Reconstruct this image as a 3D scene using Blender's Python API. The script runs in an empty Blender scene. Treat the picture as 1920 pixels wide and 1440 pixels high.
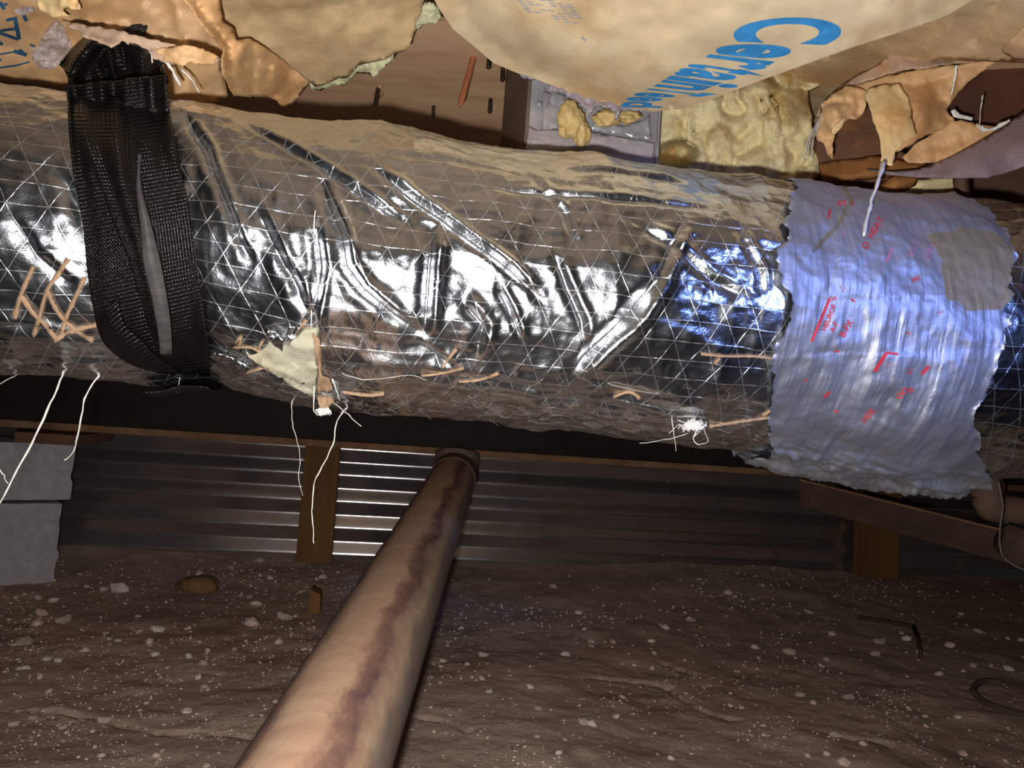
import bpy, bmesh, math, random
import numpy as np
from mathutils import Vector, Matrix
from mathutils.bvhtree import BVHTree
from mathutils.geometry import delaunay_2d_cdt

random.seed(7)
rng = np.random.default_rng(7)
SC = bpy.context.scene
COL = SC.collection

# ------------------------------------------------------------------ camera
FPX = 1400.0
CAM = np.array([0.0, 0.0, 0.381])
PITCH, ROLL, YAW = math.radians(2.66), math.radians(4.17), math.radians(10.0)
FW = np.array([0, math.cos(PITCH), math.sin(PITCH)])
UP0 = np.array([0, -math.sin(PITCH), math.cos(PITCH)])
RT0 = np.array([1.0, 0, 0])
RT = math.cos(ROLL) * RT0 + math.sin(ROLL) * UP0
UP = -math.sin(ROLL) * RT0 + math.cos(ROLL) * UP0
cd = bpy.data.cameras.new('camera')
cam = bpy.data.objects.new('camera', cd)
COL.objects.link(cam)
M = Matrix.Identity(4)
for i in range(3):
    M[i][0], M[i][1], M[i][2], M[i][3] = RT[i], UP[i], -FW[i], CAM[i]
cam.matrix_world = M
cd.sensor_width = 36
cd.lens = FPX / 1920 * 36
cd.clip_start = 0.01
SC.camera = cam

# ------------------------------------------------------------------ world, lights, exposure
w = bpy.data.worlds.new('world')
SC.world = w
w.use_nodes = True
w.node_tree.nodes['Background'].inputs[0].default_value = (0.75, 0.85, 1.0, 1)
w.node_tree.nodes['Background'].inputs[1].default_value = 0.012
SC.view_settings.view_transform = 'Standard'
SC.view_settings.look = 'None'
SC.view_settings.gamma = 1
SC.view_settings.exposure = 0.0
SC.view_settings.use_curve_mapping = False


def add_light(name, kind, loc, power, color, size, aim=None, spot=None, blend=1.0):
    ld = bpy.data.lights.new(name, kind)
    ld.energy = power
    ld.color = color
    ld.shadow_soft_size = size
    o = bpy.data.objects.new(name, ld)
    o.location = Vector(loc)
    if kind == 'SPOT':
        ld.spot_size = math.radians(spot)
        ld.spot_blend = blend
    if aim is not None:
        o.rotation_euler = (Vector(aim) - Vector(loc)).to_track_quat('-Z', 'Y').to_euler()
    COL.objects.link(o)
    return o


def P(px, py, d):
    return CAM + d * (FW + (px - 960) / FPX * RT - (py - 720) / FPX * UP)


# the phone's flash beside the lens and a bluish flashlight held out to the right
add_light('phone_flash', 'SPOT', CAM - 0.022 * RT - 0.030 * UP, 27.0, (1.0, 0.97, 0.955), 0.007,
          aim=P(860, 520, 1.0), spot=165, blend=1.0)
add_light('flashlight', 'SPOT', CAM + 0.60 * RT + 0.19 * UP + 0.02 * FW, 19.0, (0.22, 0.34, 1.0), 0.018,
          aim=P(1640, 585, 0.66), spot=34, blend=0.95)

# ------------------------------------------------------------------ helpers
def horizon(px):
    return 785 + 0.073 * (px - 960)


def dz(px, py, z):
    """forward depth at which the line of sight through a point meets height z"""
    v = FW + (px - 960) / FPX * RT - (py - 720) / FPX * UP
    return (z - CAM[2]) / v[2]


def _hash(ix, iy, iz, seed):
    h = (ix.astype(np.uint32) * np.uint32(374761393) + iy.astype(np.uint32) * np.uint32(668265263)
         + iz.astype(np.uint32) * np.uint32(2147483647) + np.uint32(seed * 974711 + 13))
    h = (h ^ (h >> np.uint32(13))) * np.uint32(1274126177)
    h = h ^ (h >> np.uint32(16))
    return h.astype(np.float64) / 4294967295.0 * 2 - 1


def noise(x, y, z=0.0, seed=0):
    x, y, z = np.broadcast_arrays(np.asarray(x, float), np.asarray(y, float), np.asarray(z, float))
    fx, fy, fz = np.floor(x), np.floor(y), np.floor(z)
    ix, iy, iz = fx.astype(np.int64), fy.astype(np.int64), fz.astype(np.int64)
    u, v, t = x - fx, y - fy, z - fz
    u, v, t = [q * q * q * (q * (q * 6 - 15) + 10) for q in (u, v, t)]
    r = 0
    for a in (0, 1):
        for b in (0, 1):
            for c in (0, 1):
                wt = (u if a else 1 - u) * (v if b else 1 - v) * (t if c else 1 - t)
                r = r + wt * _hash(ix + a, iy + b, iz + c, seed)
    return r


def fbm(x, y, z=0.0, seed=0, oct=4):
    r, a, f = 0, 1.0, 1.0
    for k in range(oct):
        r = r + a * noise(np.asarray(x) * f, np.asarray(y) * f, np.asarray(z) * f, seed + k * 17)
        a *= 0.5
        f *= 2.03
    return r


def ridged(x, y, seed=0, oct=3):
    r, a, f = 0, 1.0, 1.0
    for k in range(oct):
        r = r + a * (1 - 2 * np.abs(noise(np.asarray(x) * f, np.asarray(y) * f, 0.37 * k, seed + k * 31)))
        a *= 0.5
        f *= 2.1
    return r


def interp(x, pts):
    pts = np.array(pts, float)
    return np.interp(x, pts[:, 0], pts[:, 1])


def empty(name, loc, label, cat, group=None):
    o = bpy.data.objects.new(name, None)
    o.empty_display_size = 0.05
    o.location = Vector(loc)
    COL.objects.link(o)
    tag(o, label, cat, group)
    return o


def tag(o, label=None, cat=None, group=None, kind=None):
    if label: o['label'] = label
    if cat: o['category'] = cat
    if group: o['group'] = group
    if kind: o['kind'] = kind
    return o


def link(name, verts, faces, mat, parent=None, smooth=True, uv=None, recenter=True):
    """one mesh object; its origin is moved to the middle of its geometry (or kept under its parent's origin)"""
    verts = np.asarray(verts, float)
    me = bpy.data.meshes.new(name)
    c = np.zeros(3)
    if parent is not None:
        c = np.array(world_loc(parent))
    elif recenter:
        c = np.array([*(verts[:, :2].min(0) + verts[:, :2].max(0)) / 2, verts[:, 2].min()])
    me.from_pydata((verts - c).tolist(), [], faces)
    if uv is not None:
        l = me.uv_layers.new(name='UVMap')
        vi = np.empty(len(me.loops), np.int32)
        me.loops.foreach_get('vertex_index', vi)
        l.data.foreach_set('uv', np.asarray(uv, float)[vi].ravel())
    if mat is not None:
        me.materials.append(mat)
    if smooth:
        me.polygons.foreach_set('use_smooth', np.ones(len(me.polygons), bool))
    me.update()
    o = bpy.data.objects.new(name, me)
    COL.objects.link(o)
    if parent is not None:
        o.parent = parent
    else:
        o.location = Vector(c)
    return o


def world_loc(o):
    v = Vector((0, 0, 0))
    while o is not None:
        v = v + o.location
        o = o.parent
    return v


def solidify(o, t, offset=0.0):
    m = o.modifiers.new('solid', 'SOLIDIFY')
    m.thickness = t
    m.offset = offset
    return o


def bevel(o, wd, seg=2):
    m = o.modifiers.new('bevel', 'BEVEL')
    m.width = wd
    m.segments = seg
    return o


def densify(pts, step, jit=0.0, seed=0, closed=True):
    pts = [np.array(p, float) for p in pts]
    out = []
    n = len(pts)
    for i in range(n if closed else n - 1):
        a, b = pts[i], pts[(i + 1) % n]
        L = np.linalg.norm(b - a)
        k = max(1, int(L / step))
        nrm = np.array([-(b - a)[1], (b - a)[0]]) / max(L, 1e-6)
        for j in range(k):
            p = a + (b - a) * j / k
            if jit:
                q = float(fbm(p[0] / 14.0, p[1] / 14.0, 0.3, seed, 3)) * jit
                p = p + nrm * q
            out.append(p)
    if not closed:
        out.append(pts[-1])
    return out


def polydist(x, y, pl):
    """distance, signed side and run (0..1) to a polyline"""
    pl = np.array(pl, float)
    best = np.full(np.shape(x), 1e9)
    sg = np.zeros(np.shape(x))
    run = np.zeros(np.shape(x))
    seg = np.linalg.norm(np.diff(pl, axis=0), axis=1)
    cum = np.concatenate([[0], np.cumsum(seg)])
    for i in range(len(pl) - 1):
        a, b = pl[i], pl[i + 1]
        ab = b - a
        t = np.clip(((x - a[0]) * ab[0] + (y - a[1]) * ab[1]) / max(seg[i] ** 2, 1e-12), 0, 1)
        dx, dy = x - a[0] - t * ab[0], y - a[1] - t * ab[1]
        d = np.hypot(dx, dy)
        m = d < best
        best = np.where(m, d, best)
        sg = np.where(m, np.sign(ab[0] * dy - ab[1] * dx), sg)
        run = np.where(m, (cum[i] + t * seg[i]) / cum[-1], run)
    return best, sg, run


class Depth:
    """smooth depth over the view from a few measured points (thin-plate spline), creases and crumple"""
    def __init__(self, ctrl, creases=(), crumple=0.0, cscale=60.0, seed=0, ridge=0.0, rscale=60.0):
        c = np.array(ctrl, float)
        self.x, self.y = c[:, 0] / 500, c[:, 1] / 500
        n = len(c)
        K = self.U(np.hypot(self.x[:, None] - self.x, self.y[:, None] - self.y)) + np.eye(n) * 1e-3
        Q = np.stack([np.ones(n), self.x, self.y], 1)
        A = np.block([[K, Q], [Q.T, np.zeros((3, 3))]])
        self.w = np.linalg.solve(A, np.concatenate([c[:, 2], np.zeros(3)]))
        self.creases, self.crumple, self.cs, self.seed = creases, crumple, cscale, seed
        self.ridge, self.rs = ridge, rscale

    @staticmethod
    def U(r):
        return np.where(r > 1e-9, r * r * np.log(r + 1e-12), 0.0)

    def __call__(self, px, py):
        px, py = np.asarray(px, float), np.asarray(py, float)
        x, y = px / 500, py / 500
        n = len(self.x)
        r = np.zeros(px.shape)
        for i in range(n):
            r = r + self.w[i] * self.U(np.hypot(x - self.x[i], y - self.y[i]))
        r = r + self.w[n] + self.w[n + 1] * x + self.w[n + 2] * y
        for pl, amp, wd in self.creases:
            d, s, run = polydist(px, py, pl)
            r = r + amp * np.exp(-(d / wd)) * np.minimum(1, 6 * np.minimum(run, 1 - run) + 0.15) * np.where(s > 0, 1.0, 0.75)
        if self.crumple:
            r = r + self.crumple * fbm(px / self.cs, py / self.cs, 0.5, self.seed, 4)
        if self.ridge:
            r = r + self.ridge * ridged(px / self.rs, py / self.rs, self.seed + 5, 3)
        return r


def to_world(px, py, d):
    px, py, d = np.asarray(px, float), np.asarray(py, float), np.asarray(d, float)
    return (CAM[None] + d[:, None] * (FW[None] + ((px - 960) / FPX)[:, None] * RT[None] - ((py - 720) / FPX)[:, None] * UP[None]))


def sheet(name, outline, depth, mat, parent=None, step=9, jit=0.0, thick=0.0012, seed=0, holes=(), edge_step=None):
    es = edge_step or step * 0.8
    loops = [densify(outline, es, jit, seed)] + [densify(h, es, jit, seed + 3) for h in holes]
    pts, edges = [], []
    for lp in loops:
        b = len(pts)
        pts += [tuple(p) for p in lp]
        edges += [(b + i, b + (i + 1) % len(lp)) for i in range(len(lp))]
    o = np.array(loops[0])
    x0, y0 = o.min(0)
    x1, y1 = o.max(0)
    gx, gy = np.meshgrid(np.arange(x0, x1, step), np.arange(y0, y1, step))
    gx = (gx + rng.uniform(-.3, .3, gx.shape) * step).ravel()
    gy = (gy + rng.uniform(-.3, .3, gy.shape) * step).ravel()
    inside = np.zeros(gx.shape, bool)
    dmin = np.full(gx.shape, 1e9)
    for lp in loops:
        lp = np.array(lp)
        for i in range(len(lp)):
            a, b = lp[i], lp[(i + 1) % len(lp)]
            cr = ((a[1] > gy) != (b[1] > gy)) & (gx < (b[0] - a[0]) * (gy - a[1]) / (b[1] - a[1] + 1e-12) + a[0])
            inside ^= cr
            dmin = np.minimum(dmin, np.hypot(gx - a[0], gy - a[1]))
    keep = inside & (dmin > step * 0.45)
    pts += list(zip(gx[keep], gy[keep]))
    r = delaunay_2d_cdt([Vector(p) for p in pts], edges, [], 2 if holes else 1, 1e-4)
    V, F = r[0], [tuple(f) for f in r[2]]
    px = np.array([v.x for v in V])
    py = np.array([v.y for v in V])
    if holes:
        F2 = []
        for f in F:
            cx, cy = px[list(f)].mean(), py[list(f)].mean()
            ins = False
            for lp in loops:
                for i in range(len(lp)):
                    a, b = lp[i], lp[(i + 1) % len(lp)]
                    if (a[1] > cy) != (b[1] > cy) and cx < (b[0] - a[0]) * (cy - a[1]) / (b[1] - a[1] + 1e-12) + a[0]:
                        ins = not ins
            if ins:
                F2.append(f)
        F = F2
    W = to_world(px, py, depth(px, py))
    # faces wind so that they face the open side
    f0 = F[len(F) // 2]
    nn = np.cross(W[f0[1]] - W[f0[0]], W[f0[2]] - W[f0[0]])
    if nn @ (CAM - W[f0[0]]) < 0:
        F = [f[::-1] for f in F]
    ob = link(name, W, F, mat, parent, uv=np.stack([px / 1400, py / 1400], 1))
    if thick:
        solidify(ob, thick, -1.0)
    ob_pts[ob.name] = (px, py, W, F)
    return ob


ob_pts = {}


def core_from(sheet_obj, name, mat, parent, top, gap=0.014, cap_h=None):
    """the fibre body of a batt: the volume between its facing and the floor above"""
    px, py, W, F = ob_pts[sheet_obj.name]
    n = len(W)
    lo = W + np.array([0, 0, gap])
    cen = lo[:, :2].mean(0)
    lo[:, :2] = cen + (lo[:, :2] - cen) * 0.965
    hi = lo.copy()
    hi[:, 2] = top if cap_h is None else np.minimum(top, W[:, 2] + cap_h)
    hi[:, 2] = np.maximum(hi[:, 2], lo[:, 2] + 0.004)
    from collections import Counter
    ec = {}
    for f in F:
        for i in range(len(f)):
            e = (f[i], f[(i + 1) % len(f)])
            ec[e] = ec.get(e, 0) + 1
    sides = [(b, a, a + n, b + n) for (a, b) in ec if (b, a) not in ec]
    faces = list(F) + [tuple(i + n for i in f[::-1]) for f in F] + sides
    return link(name, np.vstack([lo, hi]), faces, mat, parent)


def tube(pts, rad, seg=6, closed=False, rads=None):
    pts = np.array(pts, float)
    n = len(pts)
    V, F = [], []
    for i in range(n):
        if closed:
            t = pts[(i + 1) % n] - pts[i - 1]
        else:
            t = pts[min(i + 1, n - 1)] - pts[max(i - 1, 0)]
        t = t / (np.linalg.norm(t) + 1e-12)
        a = np.cross(t, [0, 0, 1.0])
        if np.linalg.norm(a) < 0.1:
            a = np.cross(t, [1.0, 0, 0])
        a /= np.linalg.norm(a)
        b = np.cross(t, a)
        r = rad if rads is None else rads[i]
        for k in range(seg):
            q = 2 * math.pi * k / seg
            V.append(pts[i] + r * (math.cos(q) * a + math.sin(q) * b))
    for i in range(n if closed else n - 1):
        j = (i + 1) % n
        for k in range(seg):
            F.append((i * seg + k, i * seg + (k + 1) % seg, j * seg + (k + 1) % seg, j * seg + k))
    if not closed:
        F.append(tuple(range(seg))[::-1])
        F.append(tuple((n - 1) * seg + k for k in range(seg)))
    return V, F


def smooth_path(pts, n=8):
    pts = [np.array(p, float) for p in pts]
    if len(pts) < 3:
        return pts
    out = []
    for i in range(len(pts) - 1):
        p0, p1, p2, p3 = pts[max(i - 1, 0)], pts[i], pts[i + 1], pts[min(i + 2, len(pts) - 1)]
        for j in range(n):
            t = j / n
            out.append(0.5 * (2 * p1 + (p2 - p0) * t + (2 * p0 - 5 * p1 + 4 * p2 - p3) * t * t + (3 * p1 - p0 - 3 * p2 + p3) * t ** 3))
    out.append(pts[-1])
    return out


def merge(lst):
    V, F = [], []
    for v, f in lst:
        b = len(V)
        V += list(v)
        F += [tuple(i + b for i in q) for q in f]
    return V, F


def hexa(c8):
    """box from eight corners: bottom four then top four, both counter-clockwise from above"""
    return [np.array(c, float) for c in c8], [(3, 2, 1, 0), (4, 5, 6, 7), (0, 1, 5, 4), (1, 2, 6, 5), (2, 3, 7, 6), (3, 0, 4, 7)]


A = np.array([math.cos(YAW), math.sin(YAW), 0.0])      # along the duct, the beam and the wall
N = np.array([-math.sin(YAW), math.cos(YAW), 0.0])     # away from the viewer, square to them
Z = np.array([0, 0, 1.0])


def W3(a, n, z):
    return a * A + n * N + z * Z


def hit_n(px, py, n):
    """point of the line of sight on the upright plane N = n"""
    v = FW + (px - 960) / FPX * RT - (py - 720) / FPX * UP
    return CAM + v * ((n - CAM @ N) / (v @ N))


def box_anz(a0, a1, n0, n1, z0, z1):
    return hexa([W3(a0, n0, z0), W3(a1, n0, z0), W3(a1, n1, z0), W3(a0, n1, z0),
                 W3(a0, n0, z1), W3(a1, n0, z1), W3(a1, n1, z1), W3(a0, n1, z1)])


# ------------------------------------------------------------------ materials
def lin(r, g, b):
    f = lambda c: (c / 255 / 12.92) if c / 255 <= 0.04045 else ((c / 255 + 0.055) / 1.055) ** 2.4
    return (f(r), f(g), f(b), 1)


class MatB:
    def __init__(self, name):
        self.m = bpy.data.materials.new(name)
        self.m.use_nodes = True
        self.t = self.m.node_tree
        self.b = self.t.nodes['Principled BSDF']

    def n(self, typ, **kw):
        nd = self.t.nodes.new(typ)
        for k, v in kw.items():
            setattr(nd, k, v)
        return nd

    def l(self, a, b):
        self.t.links.new(a, b)

    def val(self, sock, v):
        if hasattr(v, 'is_output') or isinstance(v, bpy.types.NodeSocket):
            self.l(v, sock)
        else:
            sock.default_value = v

    def math(self, op, a, b=None, c=None):
        nd = self.n('ShaderNodeMath', operation=op)
        self.val(nd.inputs[0], a)
        if b is not None: self.val(nd.inputs[1], b)
        if c is not None: self.val(nd.inputs[2], c)
        return nd.outputs[0]

    def coord(self, kind='Object', scale=(1, 1, 1)):
        tc = self.n('ShaderNodeTexCoord')
        mp = self.n('ShaderNodeMapping')
        mp.inputs['Scale'].default_value = scale
        self.l(tc.outputs[kind], mp.inputs[0])
        return mp.outputs[0]

    def noise(self, co, scale, detail=4, rough=0.55, dist=0.0):
        nd = self.n('ShaderNodeTexNoise')
        self.l(co, nd.inputs['Vector'])
        nd.inputs['Scale'].default_value = scale
        nd.inputs['Detail'].default_value = detail
        nd.inputs['Roughness'].default_value = rough
        nd.inputs['Distortion'].default_value = dist
        return nd.outputs['Fac']

    def ramp(self, fac, stops, interp='LINEAR'):
        nd = self.n('ShaderNodeValToRGB')
        self.l(fac, nd.inputs[0])
        cr = nd.color_ramp
        cr.interpolation = interp
        while len(cr.elements) < len(stops):
            cr.elements.new(0.5)
        for e, (p, c) in zip(cr.elements, stops):
            e.position = p
            e.color = c if len(c) == 4 else (*c, 1)
        return nd.outputs[0]

    def mix(self, fac, a, b, mode='MIX'):
        nd = self.n('ShaderNodeMix', data_type='RGBA', blend_type=mode)
        self.val(nd.inputs[0], fac)
        self.val(nd.inputs[6], a)
        self.val(nd.inputs[7], b)
        return nd.outputs[2]

    def bump(self, h, strength=0.3, dist=0.001, prev=None):
        nd = self.n('ShaderNodeBump')
        self.l(h, nd.inputs['Height'])
        nd.inputs['Strength'].default_value = strength
        nd.inputs['Distance'].default_value = dist
        if prev is not None:
            self.l(prev, nd.inputs['Normal'])
        return nd.outputs[0]

    def out(self, color=None, rough=None, metal=None, normal=None, **kw):
        if color is not None: self.val(self.b.inputs['Base Color'], color)
        if rough is not None: self.val(self.b.inputs['Roughness'], rough)
        if metal is not None: self.val(self.b.inputs['Metallic'], metal)
        if normal is not None: self.l(normal, self.b.inputs['Normal'])
        for k, v in kw.items():
            self.val(self.b.inputs[k], v)
        return self.m


def mottled(name, c1, c2, scale=20, rough=0.8, bump=0.3, bscale=150, stretch=(1, 1, 1), metal=0.0, c3=None, s3=6, spec=0.3, bdist=0.001):
    b = MatB(name)
    co = b.coord('Object', stretch)
    f = b.noise(co, scale, 6, 0.6)
    col = b.ramp(f, [(0.32, c1), (0.68, c2)])
    if c3 is not None:
        g = b.ramp(b.noise(co, s3, 5, 0.6), [(0.48, (0, 0, 0, 1)), (0.62, (1, 1, 1, 1))])
        col = b.mix(g, col, c3)
    nb = b.bump(b.noise(co, bscale, 4, 0.6), bump, bdist)
    return b.out(col, rough, metal, nb, **{'Specular IOR Level': spec})


M_paper = mottled('kraft_paper', lin(206, 184, 146), lin(226, 206, 170), 14, 0.85, 0.25, 220, c3=lin(200, 168, 124), s3=9)
M_paper_rough = mottled('stained_kraft_paper', lin(194, 164, 118), lin(224, 196, 152), 22, 0.9, 0.5, 160, c3=lin(196, 156, 110), s3=7)
M_paper_warm = mottled('warm_kraft_paper', lin(204, 160, 112), lin(224, 184, 134), 12, 0.6, 0.15, 150, c3=lin(188, 140, 92), s3=8, spec=0.5)
M_paper_pale = mottled('pale_torn_paper', lin(226, 194, 140), lin(238, 212, 162), 20, 0.85, 0.25, 200, c3=lin(206, 160, 100), s3=9)
M_paper_pink = mottled('dusty_kraft_paper', lin(184, 154, 130), lin(202, 172, 146), 24, 0.85, 0.3, 200, c3=lin(206, 148, 88), s3=12)
M_paper_orange = mottled('orange_kraft_paper', lin(208, 168, 122), lin(228, 192, 146), 9, 0.5, 0.15, 120, c3=lin(194, 152, 106), s3=7, spec=0.5)
M_fibre = mottled('yellow_fibreglass', lin(214, 196, 146), lin(232, 218, 176), 20, 0.95, 0.7, 170, c3=lin(182, 152, 90), s3=14, bdist=0.0015)
M_fibre_pale = mottled('pale_fibreglass', lin(206, 204, 160), lin(222, 222, 184), 30, 0.95, 0.8, 140, bdist=0.003)
M_insul = mottled('cream_duct_insulation', lin(160, 156, 132), lin(180, 176, 154), 22, 0.95, 0.5, 120, c3=lin(160, 144, 118), s3=14, bdist=0.003)
M_ply = mottled('plywood', lin(220, 176, 136), lin(236, 198, 158), 12, 0.75, 0.3, 60, (0.6, 2.0, 1), c3=lin(198, 154, 116), s3=5)
M_wood = mottled('brown_wood', lin(128, 84, 44), lin(164, 112, 62), 8, 0.8, 0.4, 60, (3, 3, 0.35))
M_wood_dark = mottled('dark_wood', lin(84, 60, 48), lin(112, 80, 62), 8, 0.85, 0.4, 60, (0.4, 3, 3))
M_wood_in = mottled('weathered_brown_board', lin(104, 74, 56), lin(132, 96, 70), 20, 0.85, 0.4, 90, c3=lin(150, 98, 52), s3=10)
M_post = mottled('post_wood', lin(96, 66, 34), lin(124, 88, 48), 8, 0.8, 0.4, 60, (3, 3, 0.35))
M_board = mottled('dark_brown_board', lin(66, 48, 40), lin(86, 64, 52), 8, 0.85, 0.4, 60, (0.4, 3, 3))  # wood of a dark brown colour
M_wood_red = mottled('red_brown_board', lin(92, 58, 44), lin(120, 78, 58), 14, 0.8, 0.4, 90)
M_steel = mottled('black_steel', lin(26, 20, 18), lin(38, 30, 27), 12, 0.7, 0.2, 60, spec=0.2)
M_rust = mottled('dusty_rusty_steel', lin(104, 74, 52), lin(140, 106, 80), 16, 0.9, 0.4, 90)
M_block = mottled('grey_concrete', lin(150, 144, 147), lin(172, 166, 168), 60, 0.95, 0.5, 260)
M_blue = mottled('blue_ink', lin(48, 128, 188), lin(60, 144, 204), 60, 0.8, 0.1, 200)
M_blue_dark = mottled('dark_blue_ink', lin(36, 74, 104), lin(52, 92, 124), 60, 0.8, 0.1, 200)
M_blue_pale = mottled('worn_blue_ink', lin(134, 150, 178), lin(160, 160, 166), 90, 0.85, 0.1, 200)
M_red = mottled('red_ink', lin(176, 40, 54), lin(194, 58, 70), 80, 0.6, 0.1, 200)
M_redfade = mottled('faded_red_ink', lin(150, 100, 122), lin(166, 112, 132), 80, 0.6, 0.1, 200)
M_thread = mottled('white_thread', lin(214, 208, 196), lin(236, 232, 224), 60, 0.5, 0.1, 200, spec=0.5)
M_tan = mottled('tan_scrim', lin(144, 116, 90), lin(168, 138, 110), 50, 0.9, 0.2, 200)
M_foam = mottled('yellow_foam', lin(184, 154, 92), lin(206, 180, 124), 30, 0.6, 0.4, 120, spec=0.5, bdist=0.002)
M_screw = mottled('dark_screw', lin(60, 48, 42), lin(90, 76, 66), 60, 0.5, 0.2, 200, metal=0.6)
M_nail = mottled('rusty_nail', lin(150, 88, 54), lin(176, 108, 70), 60, 0.7, 0.2, 200)
M_gal = mottled('galvanised_plate', lin(176, 174, 180), lin(206, 204, 208), 40, 0.35, 0.15, 160, metal=0.55, spec=0.5)
M_ducttape = mottled('grey_duct_tape', lin(146, 136, 138), lin(176, 168, 170), 20, 0.5, 0.25, 60, (1, 1, 9), metal=0.2, spec=0.5)
M_sealant = mottled('grey_sealant', lin(126, 116, 122), lin(158, 148, 154), 20, 0.5, 0.3, 60, spec=0.5)
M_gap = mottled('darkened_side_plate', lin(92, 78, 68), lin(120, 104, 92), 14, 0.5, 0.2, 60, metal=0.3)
M_stones = [mottled('stone_grey', lin(190, 176, 164), lin(220, 206, 192), 60, 0.9, 0.4, 200),
            mottled('stone_pink', lin(190, 160, 148), lin(220, 192, 178), 60, 0.9, 0.4, 200),
            mottled('stone_dark', lin(160, 142, 130), lin(190, 172, 158), 60, 0.9, 0.4, 200)]


def foil_material():
    b = MatB('scrim_foil')
    tc = b.n('ShaderNodeTexCoord')
    sx = b.n('ShaderNodeSeparateXYZ')
    # slight waver of the threads
    wn = b.n('ShaderNodeTexNoise')
    wn.inputs['Scale'].default_value = 18
    wn.inputs['Detail'].default_value = 2
    b.l(tc.outputs['UV'], wn.inputs['Vector'])
    va = b.n('ShaderNodeVectorMath', operation='MULTIPLY_ADD')
    b.l(wn.outputs['Color'], va.inputs[0])
    va.inputs[1].default_value = (0.006, 0.006, 0)
    b.l(tc.outputs['UV'], va.inputs[2])
    b.l(va.outputs[0], sx.inputs[0])
    s, t = sx.outputs[0], sx.outputs[1]

    def fam(expr, per, wd):
        f = b.math('FRACT', b.math('DIVIDE', expr, per))
        d = b.math('MULTIPLY', b.math('ABSOLUTE', b.math('SUBTRACT', f, 0.5)), per)
        mr = b.n('ShaderNodeMapRange', interpolation_type='SMOOTHSTEP')
        b.l(d, mr.inputs[0])
        mr.inputs[1].default_value = 0.0
        mr.inputs[2].default_value = wd
        mr.inputs[3].default_value = 1.0
        mr.inputs[4].default_value = 0.0
        return mr.outputs[0]
    d1 = fam(b.math('MULTIPLY_ADD', t, 0.53, s), 0.026, 0.00065)
    d2 = fam(b.math('MULTIPLY_ADD', t, -0.53, s), 0.026, 0.00065)
    h1 = fam(t, 0.0165, 0.0006)
    lines = b.math('MAXIMUM', b.math('MAXIMUM', d1, d2), b.math('MULTIPLY', h1, 1.0))
    uvn = tc.outputs['UV']
    # threads catch light in some places and lie flat in others
    brk = b.ramp(b.noise(uvn, 95, 3, 0.65), [(0.40, (0.06, 0.06, 0.06, 1)), (0.66, (1, 1, 1, 1))])
    lines_v = b.math('MULTIPLY', lines, brk)
    crumple = b.noise(uvn, 26, 5, 0.55, 0.6)
    mp = b.n('ShaderNodeMapping')
    mp.inputs['Scale'].default_value = (14, 90, 1)
    b.l(uvn, mp.inputs[0])
    streak = b.noise(mp.outputs[0], 1.0, 5, 0.6)
    fine = b.noise(uvn, 520, 3, 0.6)
    n1 = b.bump(crumple, 0.22, 0.004)
    n2 = b.bump(streak, 0.2, 0.0011, n1)
    n3 = b.bump(lines_v, 0.55, 0.0005, n2)
    n4 = b.bump(fine, 0.34, 0.0006, n3)
    dust = b.ramp(b.noise(uvn, 9, 5, 0.6), [(0.45, (0, 0, 0, 1)), (0.8, (0.35, 0.35, 0.35, 1))])
    col = b.mix(dust, (0.71, 0.735, 0.765, 1), (0.46, 0.455, 0.45, 1))
    col = b.mix(b.math('MULTIPLY', lines_v, 0.35), col, (0.93, 0.93, 0.93, 1))
    rough = b.math('ADD', b.math('MULTIPLY', lines, 0.16), b.math('MULTIPLY_ADD', dust, 0.35, 0.22))
    metal = b.math('SUBTRACT', 1.0, b.math('MULTIPLY', lines_v, 0.12))
    return b.out(col, rough, metal, n4)


def tape_material():
    b = MatB('foil_tape')
    tc = b.n('ShaderNodeTexCoord')
    uv = tc.outputs['UV']
    mp = b.n('ShaderNodeMapping')
    mp.inputs['Scale'].default_value = (420, 22, 1)
    b.l(uv, mp.inputs[0])
    streak = b.noise(mp.outputs[0], 1.0, 5, 0.65, 0.4)
    crum = b.noise(uv, 30, 4, 0.55, 0.8)
    n1 = b.bump(crum, 0.35, 0.004)
    n2 = b.bump(streak, 0.5, 0.0009, n1)
    col = b.ramp(b.noise(uv, 22, 4), [(0.35, lin(152, 154, 162)), (0.7, lin(174, 176, 184))])
    # brown reflection of the surroundings painted near the upper right of the wrap
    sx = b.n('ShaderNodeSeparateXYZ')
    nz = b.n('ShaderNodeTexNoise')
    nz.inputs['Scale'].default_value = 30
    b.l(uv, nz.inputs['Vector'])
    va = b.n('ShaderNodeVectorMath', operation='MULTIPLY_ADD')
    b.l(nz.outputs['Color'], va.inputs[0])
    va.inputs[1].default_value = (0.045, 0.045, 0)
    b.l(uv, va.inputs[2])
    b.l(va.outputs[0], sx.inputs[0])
    cx, cy, rx, ry = REFLECTION_PATCH
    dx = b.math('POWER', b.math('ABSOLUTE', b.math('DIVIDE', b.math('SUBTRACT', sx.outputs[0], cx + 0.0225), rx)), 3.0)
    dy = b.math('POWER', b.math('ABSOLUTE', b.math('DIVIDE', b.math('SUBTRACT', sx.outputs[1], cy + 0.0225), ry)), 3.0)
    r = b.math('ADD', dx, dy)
    painted_reflection = b.ramp(r, [(0.80, (1, 1, 1, 1)), (0.92, (0, 0, 0, 1))])
    col = b.mix(b.math('MULTIPLY', painted_reflection, 0.95), col, lin(118, 106, 80))
    return b.out(col, 0.52, b.math('MULTIPLY_ADD', painted_reflection, -0.6, 0.82), n2)


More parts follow.
